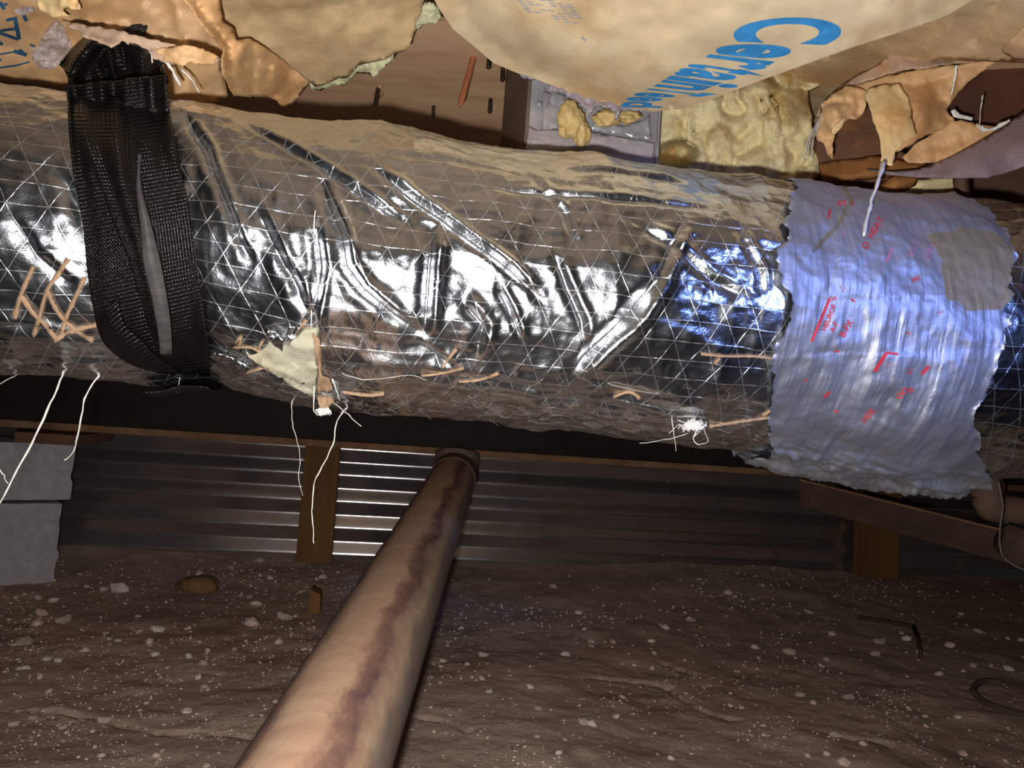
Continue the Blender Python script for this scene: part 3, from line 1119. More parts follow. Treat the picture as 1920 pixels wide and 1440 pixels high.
pp = empty('drain_pipe', (start[0], start[1], 0), 'dirty tan plastic drain pipe running from below up to the steel beam', 'pipe')
link('pipe', V, F, M_pipe, pp, uv=UVp)
e = pf
M_fit = mottled('dirty_fitting', lin(84, 66, 56), lin(120, 98, 84), 18, 0.8, 0.4, 80)
path = [e - dirp * 0.05, e - dirp * 0.01, e + dirp * 0.03, e + dirp * 0.055 + Z * 0.012, e + dirp * 0.066 + Z * 0.04]
V, F = tube(smooth_path(path, 6), PR * 1.05, 32)
link('elbow', V, F, M_fit, pp)['label'] = 'dark stained elbow fitting'
ep = path[-1]
V, F = tube([np.array([ep[0], ep[1], ep[2] - .01]), np.array([ep[0], ep[1], zb + 0.012]), ], PR * 0.98, 32)
link('riser', V, F, M_fit, pp)

# ------------------------------------------------------------------ slanting board, side pipe and bits at right
b0, b1 = P(1500, 902, 1.66), P(2050, 1040, 1.30)
hh = np.array([0, 0, 0.055])
wd = np.array([0.02, 0.038, 0])
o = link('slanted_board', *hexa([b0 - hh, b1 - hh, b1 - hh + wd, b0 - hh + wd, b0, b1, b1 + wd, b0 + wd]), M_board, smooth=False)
bevel(o, 0.0015)
br = o
tag(o, 'dark wooden board slanting down to the right below the beam, dust on its top edge', 'board')
o = link('dust', *hexa([b0 + Z * .0002, b1 + Z * .0002, b1 + wd + Z * .0002, b0 + wd + Z * .0002, b0 + Z * .005, b1 + Z * .005, b1 + wd + Z * .004, b0 + wd + Z * .004]), M_rust, br, smooth=False)
o['label'] = 'tan dust along the top edge'
M_oldpipe = mottled('dusty_old_pipe', lin(104, 82, 70), lin(132, 106, 90), 16, 0.85, 0.4, 80)
sp = empty('water_pipe', P(1860, 980, 1.36), 'short dusty tan pipe with a wider collar hanging under the duct at right edge', 'pipe')
V, F = tube([P(1905, 955, 1.42), P(2100, 1000, 1.36)], 0.021, 24)
link('pipe', V, F, M_oldpipe, sp)
V, F = tube(smooth_path([P(1853, 905, 1.43), P(1852, 930, 1.42), P(1858, 950, 1.42), P(1880, 955, 1.42), P(1915, 958, 1.415)], 6), 0.027, 24)
link('collar', V, F, M_oldpipe, sp)
V, F = tube([P(1862, 850, 1.43), P(1853, 910, 1.43)], 0.022, 20)
link('riser', V, F, M_oldpipe, sp)
V, F = tube([P(1880, 1015, 1.22), P(1884, 1016, 1.22), P(2100, 1075, 1.12)], 0.028, 24, rads=[.022, .029, .029])
o = link('pipe_end', V, F, M_oldpipe, None)
tag(o, 'rounded tan pipe end resting below the slanting board at right edge', 'pipe')
M_cord = mottled('dull_cord', lin(120, 110, 100), lin(140, 130, 118), 40, 0.8, 0.2, 100)
V, F = tube(smooth_path([P(1872, 905, 1.19), P(1880, 950, 1.19), P(1875, 990, 1.18), P(1876, 1030, 1.17), P(1890, 1052, 1.17), P(1925, 1070, 1.15), P(2000, 1090, 1.12)], 6), 0.0013, 6)
tag(link('cord', V, F, M_cord), 'thin pale cord dangling in front of the pipes at right edge', 'cord')

# loose things on the dirt
q = [ground_hit(*p) + Z * 0.003 for p in smooth_path([(1960, 1350), (1900, 1340), (1850, 1322), (1826, 1302), (1830, 1288), (1850, 1281), (1880, 1284)], 6)]
V, F = tube(q, 0.005, 8)
M_wire = mottled('muddy_cable', lin(74, 60, 52), lin(94, 78, 68), 20, 0.9, 0.3, 80)
tag(link('cable', V, F, M_wire), 'muddy cable loop half buried in the dirt at right', 'cable')
q = [ground_hit(*p) + Z * 0.004 for p in [(1610, 1162), (1660, 1168), (1715, 1180)]]
V1 = tube(q, 0.005, 7)
q = [ground_hit(*p) + Z * 0.004 for p in [(1713, 1178), (1722, 1205), (1727, 1236)]]
V2 = tube(q, 0.0045, 7)
M_twig = mottled('dark_twig', lin(62, 46, 36), lin(84, 64, 50), 30, 0.9, 0.3, 80)
tag(link('twig', *merge([V1, V2]), M_twig), 'dark bent twig on the dirt below the right hand post', 'twig')
p0, p1 = ground_hit(588, 1150), ground_hit(594, 1150)
hh = 0.045
o = link('wood_scrap', *hexa([p0 - A * .012, p0 + A * .012, p0 + A * .012 + N * .03, p0 - A * .012 + N * .03, p0 - A * .009 + Z * hh, p0 + A * .01 + Z * hh * .8, p0 + A * .01 + N * .03 + Z * hh * .8, p0 - A * .009 + N * .03 + Z * hh]), M_post, smooth=False)
tag(o, 'small wood scrap stuck in the dirt in front of the left post', 'wood scrap')
p0 = ground_hit(370, 1105)
bm = bmesh.new()
bmesh.ops.create_icosphere(bm, subdivisions=3, radius=1)
VV = [np.array([v.co.x * .042, v.co.y * .03, v.co.z * .022]) * (1 + .25 * float(noise(v.co.x * 2, v.co.y * 2, v.co.z * 2, 6))) + p0 + Z * .008 for v in bm.verts]
FF = [tuple(v.index for v in f.verts) for f in bm.faces]
bm.free()
tag(link('dirt_clod', VV, FF, mottled('ochre_clod', lin(112, 84, 50), lin(136, 104, 68), 40, 0.95, 0.6, 120)), 'ochre brown clod of earth on the dirt left of the pipe', 'clod')

# ------------------------------------------------------------------ the foil duct
duct = empty('flexible_duct', W3(0, D0, 0.38), 'large silver foil wrapped flexible duct crossing the whole view', 'duct')
ths = np.concatenate([np.linspace(-math.pi, -1.75, 50, endpoint=False), np.linspace(-1.75, 1.75, 330, endpoint=False), np.linspace(1.75, math.pi, 41)])
ss = np.concatenate([np.linspace(_s[0] + .002, -0.52, 40, endpoint=False), np.linspace(-0.52, 0.62, 900, endpoint=False), np.linspace(0.62, _s[-1] - .002, 70)])
S, T = np.meshgrid(ss, ths)
disp = jacket_disp(S, T)
XYZ = duct_xyz(S, T, disp)
V = XYZ.reshape(-1, 3)
nx, ny = len(ss), len(ths)
I = np.arange(nx * ny).reshape(ny, nx)
F = np.stack([I[:-1, :-1], I[:-1, 1:], I[1:, 1:], I[1:, :-1]], -1).reshape(-1, 4).tolist()
F += [(int(I[-1, j]), int(I[-1, j + 1]), int(I[0, j + 1]), int(I[0, j])) for j in range(nx - 1)] if False else []
jacket = link('foil_jacket', V, F, M_foil, duct, uv=np.stack([S.ravel(), R0 * T.ravel()], 1))
BV = BVHTree.FromPolygons(V.tolist(), F)


def on_duct(off, fallback=0.62, bvh=None):
    def f(px, py):
        out = []
        for x, y in zip(np.ravel(px), np.ravel(py)):
            v = FW + (x - 960) / FPX * RT - (y - 720) / FPX * UP
            h = (bvh or BV).ray_cast(Vector(CAM), Vector(v).normalized())
            if h[0] is None:
                out.append(fallback if not callable(fallback) else fallback(x, y))
            else:
                out.append(float((np.array(h[0]) - CAM) @ FW) - off)
        return np.array(out)
    return f


# ---- foil tape wrapped round the right part
TL = [(1488, 346), (1480, 380), (1466, 430), (1474, 455), (1456, 475), (1458, 520), (1470, 560), (1472, 590), (1458, 625), (1446, 680), (1452, 720), (1446, 750), (1442, 790), (1446, 838)]
TRR = [(1800, 374), (1852, 395), (1880, 430), (1894, 470), (1890, 520), (1878, 575), (1872, 612), (1862, 660), (1848, 710), (1832, 752), (1816, 776), (1822, 800), (1832, 845), (1850, 893)]
lt = sorted([(px_to_st(*p)[1], px_to_st(*p)[0]) for p in TL])
rt = sorted([(px_to_st(*p)[1], px_to_st(*p)[0]) for p in TRR])
tth = np.linspace(-math.pi, math.pi, 520)
sl, sr = interp(tth, lt), interp(tth, rt)
sl = sl + 0.0042 * fbm(tth * 14, 0.2, 0, 51, 4)
sr = sr + 0.0050 * fbm(tth * 12, 0.7, 0, 57, 4)
nu = 260
u = np.linspace(0, 1, nu)
S = sl[:, None] + (sr - sl)[:, None] * u[None]
T = np.repeat(tth[:, None], nu, 1)
tt = R0 * T
low = np.clip((-T - 0.80) / 0.25, 0, 1)
low2 = np.clip((-T - 0.62) / 0.2, 0, 1)
edge = np.minimum(u, 1 - u)[None] * np.ones_like(S)
td = (jacket_disp(S, T) * 0.45 + 0.0042 + 0.00055 * (0.4 + 0.8 * np.abs(fbm(S / 0.03, tt / 0.03, 0.9, 65, 2))) * fbm(S / 0.0042, tt / 0.035, 0.2, 61, 3) + 0.0016 * fbm(S / 0.03, tt / 0.03, 0.7, 67, 3)
      + 0.0012 * ridged(S / 0.03, tt / 0.05, 70, 2) + low * (0.0062 * ridged(S / 0.06, tt / 0.018, 75, 3) + 0.001)
      + 0.003 * np.exp(-edge / 0.006) * fbm(tt / 0.01, S / 0.02, 0, 79, 2))
# overlapping strips: small steps where one length of tape ends on another
for (pxa, pya, pxb, pyb, side) in [(1560, 560, 1720, 560, 1), (1540, 662, 1700, 662, -1), (1540, 350, 1545, 560, 1), (1770, 500, 1700, 800, 1)]:
    a, b = px_to_st(pxa, pya), px_to_st(pxb, pyb)
    d, sg, run = polydist(S, tt, [(a[0], R0 * a[1]), (b[0], R0 * b[1])])
    td = td + 0.0006 * np.exp(-(d / 0.03)) * (sg * side > 0)
td = np.maximum(td, jacket_disp(S, T) + 0.0012)
TX = duct_xyz(S, T, td).reshape(-1, 3)
I = np.arange(S.size).reshape(S.shape)
F = np.stack([I[:-1, :-1], I[:-1, 1:], I[1:, 1:], I[1:, :-1]], -1).reshape(-1, 4).tolist()
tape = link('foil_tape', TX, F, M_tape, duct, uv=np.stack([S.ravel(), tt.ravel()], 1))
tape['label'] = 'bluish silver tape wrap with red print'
BVT = BVHTree.FromPolygons(TX.tolist(), F)


# ---- printed marks
def text_mesh(s, bold=0.0):
    c = bpy.data.curves.new('t', 'FONT')
    c.body = s
    c.offset = bold
    c.resolution_u = 6
    c.fill_mode = 'FRONT'
    o = bpy.data.objects.new('t', c)
    COL.objects.link(o)
    bpy.context.view_layer.update()
    me = bpy.data.meshes.new_from_object(o.evaluated_get(bpy.context.evaluated_depsgraph_get()))
    bpy.data.objects.remove(o)
    bm = bmesh.new()
    bm.from_mesh(me)
    bmesh.ops.triangulate(bm, faces=bm.faces[:])
    for _ in range(2):
        bmesh.ops.subdivide_edges(bm, edges=[e for e in bm.edges if e.calc_length() > 0.16], cuts=1)
        bmesh.ops.triangulate(bm, faces=bm.faces[:])
    V = np.array([v.co[:] for v in bm.verts])
    F = [tuple(v.index for v in f.verts) for f in bm.faces]
    bm.free()
    bpy.data.meshes.remove(me)
    return V, F


def decal(name, V2, F, depthfn, mat, parent, off=0.0008):
    px, py = V2[:, 0], V2[:, 1]
    W = to_world(px, py, depthfn(px, py) - off)
    f0 = F[0]
    nn = np.cross(W[f0[1]] - W[f0[0]], W[f0[2]] - W[f0[0]])
    if nn @ (CAM - W[f0[0]]) < 0:
        F = [f[::-1] for f in F]
    return link(name, W, F, mat, parent)


def px_text(s, x, y, ang, size, bold=0.0, squash=1.0):
    V, F = text_mesh(s, bold)
    c, sn = math.cos(math.radians(ang)), math.sin(math.radians(ang))
    X, Y = V[:, 0] * size * squash, V[:, 1] * size
    return np.stack([x + X * c - Y * sn, y - (X * sn + Y * c)], 1), F


def px_bar(a, b, wd):
    pts = densify([a, b], 8, closed=False)
    a, b = np.array(a, float), np.array(b, float)
    nrm = np.array([-(b - a)[1], (b - a)[0]]) / np.linalg.norm(b - a) * wd / 2
    V, F = [], []
    for i, p in enumerate(pts):
        V += [p - nrm, p + nrm]
        if i: F.append((2 * i - 2, 2 * i - 1, 2 * i + 1, 2 * i))
    return np.array(V), F


def join2(lst):
    V, F = [], []
    for v, f in lst:
        b = len(V)
        V += [tuple(q) for q in v]
        F += [tuple(i + b for i in q) for q in f]
    return np.array(V), F


ont = on_duct(0, 0.66, BVT)
red = [px_text('D', 1626, 468, 62, 17, .01), px_text('NEAT.', 1636, 448, 60, 17, .015), px_text('HER', 1622, 795, 49, 17, .015), px_text('B-FX', 1583, 634, 60, 17, .015),
       px_text('A-F', 1564, 624, 66, 14, .01), px_text('HEUROF', 1549, 622, 68, 14, .015), px_text('RX', 1570, 386, 4, 14, .02), px_text('F', 1597, 388, 10, 14, .01),
       px_text('OF', 1555, 566, 8, 12), px_text('OO', 1687, 750, 46, 15, .03), px_text('IS', 1708, 738, 48, 14, .02), px_text('U.', 1706, 704, 55, 14, .01), px_text('181', 1710, 531, 22, 13, .01),
       px_bar((1522, 640), (1556, 560), 5), px_bar((1640, 697), (1662, 662), 7), px_bar((1662, 661), (1684, 664), 4), px_bar((1728, 702), (1742, 687), 6), px_bar((1553, 410), (1557, 392), 4),
       px_bar((1596, 560), (1603, 566), 3), px_bar((1565, 657), (1574, 660), 3), px_bar((1545, 745), (1556, 735), 5), px_bar((1564, 773), (1572, 770), 4), px_bar((1508, 715), (1514, 712), 3), px_text('T', 1706, 630, 60, 12)]
for q in red:
    decal('red_print', *q, ont, M_red, tape, 0.0007)
fade = [px_text('VICI', 1712, 485, 70, 18), px_text('DRX', 1740, 490, 62, 18), px_bar((1662, 492), (1673, 464), 6), px_text('TI', 1573, 440, 330, 12), px_text('UL', 1574, 535, 300, 13), px_text('FL', 1668, 690, 64, 12), px_text('oo', 1758, 590, 20, 12)]
for q in fade:
    decal('faded_print', *q, ont, M_redfade, tape, 0.0006)

# ---- torn hole with insulation, flaps, bare scrim
on0 = on_duct(0.0, lambda x, y: 0.655)
ins_out = [(486, 660), (510, 640), (520, 652), (540, 650), (552, 633), (575, 622), (590, 622), (593, 680), (590, 735), (586, 748), (560, 733), (530, 712), (495, 690), (462, 668)]
sheet('exposed_insulation', ins_out, lambda x, y: on0(x, y) - 0.0055 + 0.003 * fbm(x / 25, y / 25, 0, 5, 3), M_insul, duct, step=5, jit=2, thick=0.004, seed=4)['label'] = 'cream insulation showing through a tear'
sheet('torn_flap', [(588, 625), (600, 640), (603, 690), (606, 706), (618, 712), (622, 735), (626, 752), (618, 760), (612, 772), (602, 768), (594, 755), (596, 700), (592, 660)],
      lambda x, y: np.where(y > 735, 0.625, on0(x, y) - 0.007) + 0.003 * noise(x / 8, y / 30, 0, 9), M_tan, duct, step=5, jit=2.5, thick=0.001, seed=6)['label'] = 'tan paper flap hanging from the tear'
V, F = [], []
fz = []
for k in range(60):
    x, y = random.uniform(598, 618), random.uniform(764, 772)
    fz.append(tube(smooth_path([P(x, y, .622), P(x + random.uniform(-6, 6), y + random.uniform(0, 6), .622), P(x + random.uniform(-10, 8), y + random.uniform(2, 10), .62)], 3), 0.0004, 4))
o = link('fluff', *merge(fz), M_thread, duct); o['kind'] = 'stuff'
for k, pl in enumerate([[(500, 618), (515, 622), (532, 640), (530, 660), (520, 652), (510, 646), (500, 630)], [(540, 612), (560, 614), (553, 632), (546, 642), (538, 630)],
                        [(385, 668), (400, 662), (440, 672), (470, 690), (460, 700), (420, 688)]]):
    sheet('foil_flap', pl, lambda x, y: on0(x, y) - 0.008 + 0.002 * ridged(x / 12, y / 12, 3), M_foil, duct, step=4, jit=1.5, thick=0.0006, seed=k)
# tan scrim laid bare where the foil has worn off
SCR = [[(62, 500), (40, 550), (26, 598)], [(128, 485), (105, 520), (88, 545), (72, 600), (62, 632)], [(158, 520), (140, 560), (122, 600), (114, 635)], [(40, 555), (60, 585), (85, 610), (108, 640)],
       [(88, 545), (105, 580), (125, 605), (150, 625), (175, 640)], [(100, 640), (130, 622), (180, 610)], [(440, 645), (452, 632), (447, 655)], [(437, 652), (470, 652), (492, 662)], [(492, 640), (484, 655)],
       [(560, 640), (555, 625), (575, 600)], [(575, 612), (592, 624)], [(830, 690), (842, 672), (856, 655)], [(790, 705), (830, 700), (870, 690)], [(640, 735), (690, 742), (720, 738)],
       [(1315, 664), (1360, 668), (1410, 668), (1450, 672)], [(1340, 682), (1350, 672)], [(1330, 800), (1380, 792), (1450, 782)], [(1430, 780), (1445, 770)], [(935, 700), (900, 712), (860, 716)],
       [(460, 700), (500, 690), (545, 705)], [(1150, 745), (1180, 735), (1200, 748)]]
for pl in SCR:
    pts = densify(smooth_path(pl, 4), 4, closed=False)
    wv = []
    dd = on0(np.array([p[0] for p in pts]), np.array([p[1] for p in pts])) - 0.0016
    n = len(pts)
    for i, p in enumerate(pts):
        t = np.array(pts[min(i + 1, n - 1)]) - np.array(pts[max(i - 1, 0)])
        t = t / (np.linalg.norm(t) + 1e-9)
        nr = np.array([-t[1], t[0]]) * (1.6 + 1.5 * abs(float(noise(p[0] / 9, p[1] / 9, 0, 2)))) * (1.8 if pl[0][0] < 200 else 1.1)
        wv += [P(*(p - nr), dd[i]), P(*(p + nr), dd[i])]
    o = link('scrim_strand', wv, [(2 * i - 2, 2 * i, 2 * i + 1, 2 * i - 1) for i in range(1, n)], M_tan, duct)
    solidify(o, 0.0008, 0)


def thread(name, pl, ds, rad, parent, mat=M_thread, n=6, taper=True):
    pts = [np.array([*p, ds[0] + (ds[1] - ds[0]) * i / (len(pl) - 1)]) for i, p in enumerate(pl)]
    q = smooth_path(pts, n)
    W = [P(*p) + 0.0006 * np.array([float(noise(i * .6, s_, 0, 3)) for s_ in range(3)]) for i, p in enumerate(q)]
    k = len(W)
    rads = [0.85 * rad * (1.0 - (0.55 * i / k if taper else 0)) * (1 + .35 * float(noise(i * .7, pl[0][0], 0, 8))) for i in range(k)]
    V, F = tube(W, rad, 6, rads=rads)
    return link(name, V, F, mat, parent)


TH = [([(119, 668), (118, 700), (100, 745), (60, 830), (22, 900), (-8, 955)], (.615, .52), .0012), ([(224, 680), (192, 700), (162, 740), (149, 800), (140, 840), (121, 864)], (.62, .56), .0010),
      ([(40, 696), (22, 708), (-10, 725)], (.63, .58), .0007), ([(-10, 868), (6, 890), (16, 908)], (.56, .56), .0006), ([(547, 752), (548, 790), (556, 822), (563, 862), (560, 900), (568, 930)], (.66, .6), .0005),
      ([(650, 764), (632, 790), (624, 835), (600, 882), (588, 912), (585, 960), (588, 1018)], (.645, .56), .0008), ([(620, 750), (650, 775), (677, 799)], (.64, .6), .0007), ([(592, 640), (592, 700), (588, 765), (596, 778)], (.60, .61), .0008),
      ([(622, 706), (632, 735), (638, 752)], (.60, .62), .0009), ([(1290, 812), (1250, 824), (1200, 831)], (.66, .62), .0005), ([(1256, 770), (1262, 800), (1268, 846)], (.655, .63), .0005),
      ([(1310, 800), (1300, 822), (1312, 834), (1328, 826), (1320, 806)], (.65, .63), .0005), ([(1290, 808), (1275, 796), (1255, 812)], (.65, .63), .0005), ([(335, 690), (340, 700), (332, 735)], (.64, .64), .0004), ([(590, 395), (587, 500), (583, 615)], (.545, .56), .0007), ([(598, 500), (592, 560), (588, 640)], (.545, .57), .0007),
      ([(640, 700), (690, 712), (760, 704), (800, 712)], (.583, .585), .0003), ([(1080, 690), (1160, 725), (1250, 740)], (.615, .63), .0003)]
for pl, ds, r in TH:
    thread('loose_thread', pl, ds, r, duct)
# tuft of glass fibre with a glint of foil at the lower edge
tf = []
for k in range(160):
    a = random.uniform(0, 6.28)
    r = abs(random.gauss(0, 9))
    x, y = 1300 + r * math.cos(a) * 1.2, 797 + r * math.sin(a) * .6
    tf.append(tube([P(x, y, .655), P(x + random.uniform(-9, 9), y + random.uniform(-5, 5), .65), P(x + random.uniform(-16, 16), y + random.uniform(-8, 9), .648)], .0004, 4))
o = link('fibre_tuft', *merge(tf), M_thread, duct); o['kind'] = 'stuff'
# frayed hair-fine fibres along the shredded lower side
fb = []
hx = np.array([random.uniform(410, 1450) for _ in range(200)])
hy = np.array([interp(x, BOT) - abs(random.gauss(0, 48)) - 8 for x in hx])
for x, y in zip(hx, hy):
    a = random.gauss(0.1, 0.5)
    L = random.uniform(12, 55)
    xs = [x + L * t * math.cos(a) for t in (-.5, -.17, .17, .5)]
    ys = [y + L * t * math.sin(a) + random.uniform(-3, 3) for t in (-.5, -.17, .17, .5)]
    ds = on0(np.array(xs), np.array(ys)) - np.array([.001, .0025, .003, .001])
    if np.ptp(ds) > 0.05: continue
    fb.append(tube([P(*q) for q in zip(xs, ys, ds)], random.choice([.00016, .00022, .0003]), 4))
o = link('frayed_fibre', *merge(fb), mottled('fibre_strand', lin(90, 84, 76), lin(130, 122, 112), 60, 0.6, 0.1, 200), duct); o['kind'] = 'stuff'

# ------------------------------------------------------------------ black webbing strap
def ribbon(name, left, right, depthfn, mat, parent, nu=26, step=5, arch=0.0, wave=None, thick=0.0016):
    L = smooth_path(left, 8)
    Rr = smooth_path(right, 8)
    def resamp(pl, n):
        pl = np.array(pl)
        c = np.concatenate([[0], np.cumsum(np.linalg.norm(np.diff(pl, axis=0), axis=1))])
        t = np.linspace(0, c[-1], n)
        return np.stack([np.interp(t, c, pl[:, 0]), np.interp(t, c, pl[:, 1])], 1), c[-1]
    _, len_l = resamp(L, 3)
    nv = max(10, int(len_l / step))
    a, _ = resamp(L, nv)
    b, _ = resamp(Rr, nv)
    u = np.linspace(0, 1, nu)
    X = a[:, None, 0] + (b - a)[:, None, 0] * u[None]
    Y = a[:, None, 1] + (b - a)[:, None, 1] * u[None]
    D = depthfn(X.ravel(), Y.ravel()).reshape(X.shape)
    D = D - arch * np.sin(np.pi * u)[None]
    if wave is not None:
        D = D + wave(np.linspace(0, 1, nv)[:, None], u[None])
    W = to_world(X.ravel(), Y.ravel(), D.ravel())
    I = np.arange(X.size).reshape(X.shape)
    F = np.stack([I[:-1, :-1], I[1:, :-1], I[1:, 1:], I[:-1, 1:]], -1).reshape(-1, 4).tolist()
    width = np.linalg.norm(b - a, axis=1).mean() * 0.6 / 1400
    uv = np.stack([np.repeat(u[None] * width, nv, 0).ravel(), np.repeat(np.linspace(0, len_l * .6 / 1400, nv)[:, None], nu, 1).ravel()], 1)
    o = link(name, W, F, mat, parent, uv=uv)
    solidify(o, thick, -1.0)
    return o


strap = empty('webbing_strap', P(250, 720, 0.66), 'wide black woven strap looped under the duct and knotted above at left', 'strap')


def duct_smooth(off):
    """depth over the plain duct, easing into the hanging run above it"""
    def f(px, py):
        out = []
        for x, y in zip(np.ravel(px), np.ravel(py)):
            yt = float(interp(x, TOP)) + 14
            yb = float(interp(x, BOT)) - 2
            s, th = px_to_st(x, min(max(y, yt), yb))
            p = duct_xyz(np.array(s), np.array(th))
            d = float((p - CAM) @ FW) - off
            if y < yt:
                d = d - 0.0002 * (yt - y)
            out.append(d)
        return np.array(out)
    return f


bl = [(128, 162), (130, 190), (132, 240), (140, 330), (156, 430), (165, 520), (184, 620), (208, 658), (250, 683), (296, 700)]
brt = [(312, 140), (313, 165), (317, 200), (331, 280), (346, 350), (360, 430), (371, 520), (385, 620), (391, 680), (396, 706)]
ribbon('outer_band', bl, brt, duct_smooth(0.009), M_web, strap, nu=50, wave=lambda v, u: 0.004 * np.sin(u * 5 + v * 4) * np.sin(np.pi * np.clip(v * 1.2, 0, 1)) + np.exp(-v * 6) * (0.006 * np.sin(u * 17 + 2 * v) + 0.004 * np.sin(u * 31)) - 0.006 * np.exp(-v * 5))
# the front fold lies across it from upper left to lower right
fl = [(138, 178), (142, 250), (172, 320), (205, 400), (238, 480), (262, 560), (284, 630), (298, 668)]
fr = [(252, 182), (256, 250), (258, 330), (282, 420), (302, 500), (318, 580), (323, 630), (323, 664)]
ribbon('folded_band', fl, fr, duct_smooth(0.0165), M_web, strap, nu=34, arch=0.006, wave=lambda v, u: -0.004 * np.sin(u * 11 + 3 * v) * np.exp(-v * 2.5) + 0.012 * np.exp(-v * 40))
gl = [(261, 290), (254, 350), (262, 420), (268, 490), (284, 560), (296, 625), (300, 666)]
gr = [(263, 290), (266, 350), (284, 420), (303, 500), (317, 580), (322, 630), (323, 666)]
M_webgrey = mottled('highlight_grey_webbing', lin(56, 52, 51), lin(78, 74, 72), 60, 0.6, 0.5, 400, (1, 1, 2.5))  # greyer colour paints the highlight along the strap's fold
o = ribbon('folded_edge', gl, gr, duct_smooth(0.0245), M_webgrey, strap, nu=12, arch=0.003, thick=0.0012)
o['label'] = 'greyer strap edge with the fold highlight painted in'
# lower turn of the loop
ribbon('lower_turn', [(180, 600), (190, 632), (212, 662), (250, 686), (292, 698)], [(222, 560), (236, 610), (268, 640), (290, 664), (340, 700)], duct_smooth(0.019), M_web, strap, nu=20, arch=0.003)
# the strap passes on under the duct and up its far side
sa, sb = px_to_st(250, 680)[0], px_to_st(394, 700)[0]
tb = np.linspace(-1.2, -3.9, 60)
ub = np.linspace(0, 1, 12)
Sg, Tg = np.meshgrid(sa + (sb - sa) * ub, tb)
W = duct_xyz(Sg, Tg, 0.012).reshape(-1, 3)
I = np.arange(Sg.size).reshape(Sg.shape)
F = np.stack([I[:-1, :-1], I[1:, :-1], I[1:, 1:], I[:-1, 1:]], -1).reshape(-1, 4).tolist()
o = link('under_band', W, F, M_web, strap, uv=np.stack([(Sg * 1).ravel(), (Tg * R0).ravel()], 1))
solidify(o, 0.0016, 0)
# knot: loops and tails of the same webbing
kd = lambda off: (lambda x, y: 0.635 - off + 0.0002 * (np.asarray(y) - 120) + 0.004 * noise(np.asarray(x) / 25, np.asarray(y) / 25, 0, 31))
ribbon('knot_core', [(116, 116), (126, 140), (131, 172)], [(296, 90), (304, 120), (312, 162)], kd(0.006), M_web, strap, nu=40, arch=0.012, wave=lambda v, u: 0.005 * np.sin(15 * u + 3 * v) + 0.003 * np.sin(33 * u))
ribbon('knot_loop', [(113, 122), (132, 100), (150, 84), (166, 72)], [(150, 160), (168, 138), (186, 112), (205, 92)], kd(0.020), M_web, strap, nu=20, arch=0.014, wave=lambda v, u: 0.004 * np.sin(9 * u + 2 * v))
ribbon('knot_loop', [(222, 74), (232, 95), (240, 120), (250, 150)], [(290, 100), (294, 115), (298, 130), (305, 152)], kd(0.020), M_web, strap, nu=20, arch=0.014, wave=lambda v, u: 0.004 * np.sin(8 * u + 3 * v))
ribbon('knot_band', [(126, 146), (165, 156), (215, 166), (262, 154), (308, 122)], [(131, 172), (170, 188), (222, 194), (270, 184), (315, 152)], kd(0.034), M_web, strap, nu=18, arch=0.010, wave=lambda v, u: 0.004 * np.sin(16 * v + 4 * u))
ribbon('knot_tail', [(170, 76), (180, 100), (192, 130), (205, 165)], [(232, 84), (236, 105), (238, 135), (244, 168)], kd(0.012), M_web, strap, nu=16, arch=0.010, wave=lambda v, u: 0.005 * np.sin(11 * u))
# the hanger end runs on up to the floor above, out of sight behind the paper
ta, tb_ = P(190, 92, 0.67), P(260, 92, 0.67)
xa, xb = np.array([ta[0] - .01, ta[1] + .08, CEIL]), np.array([tb_[0] - .01, tb_[1] + .08, CEIL])
o = link('hanger', [ta, tb_, xb, xa], [(0, 1, 2, 3)], M_web, strap, uv=[(0, 0), (.03, 0), (.03, .2), (0, .2)])
solidify(o, 0.002, 0)

# ------------------------------------------------------------------ insulation batts and torn paper
# big sagging batt with the blue print
bat = empty('insulation_batt', P(1200, 100, 0.8), 'large sagging paper faced insulation batt with big blue lettering, top centre', 'insulation', 'paper faced insulation batts under the floor')
C_out = [(800, -120), (805, -20), (822, 15), (850, 55), (890, 88), (925, 118), (962, 134), (1010, 150), (1060, 170), (1100, 188), (1150, 203), (1215, 210), (1280, 204), (1340, 184), (1420, 153), (1500, 124), (1600, 88), (1700, 56), (1778, 28), (1840, -10), (1930, -120)]
C_dep = Depth([(x, y, d if d < .66 else .66 + (d - .66) * .5) for x, y, d in [(830, 20, .80), (900, 90, .88), (1000, 150, .95), (1080, 185, .965), (1220, 209, .955), (1350, 180, .86), (1500, 125, .75), (1620, 85, .68), (1760, 38, .65), (1850, -20, .63), (800, -110, .70), (1300, -110, .60), (1900, -110, .60),
               (1200, 60, .73), (1400, 50, .67), (1100, 0, .69), (1500, 0, .63), (1000, 60, .78), (1250, 150, .82)]],
              creases=[([(860, -40), (880, 40), (960, 110), (1100, 170)], 0.010, 26), ([(940, -60), (1010, 60), (1120, 150)], -0.006, 40), ([(1290, -60), (1230, 60), (1180, 160)], 0.004, 60)], crumple=0.005, cscale=110, seed=2, ridge=0.0015, rscale=70)
cp = sheet('paper_facing', C_out, C_dep, M_paper, bat, step=9, jit=0.0, seed=3, edge_step=12, thick=0.0)
core_from(cp, 'fibreglass_core', M_fibre, bat, CEIL - 0.004, cap_h=0.085)
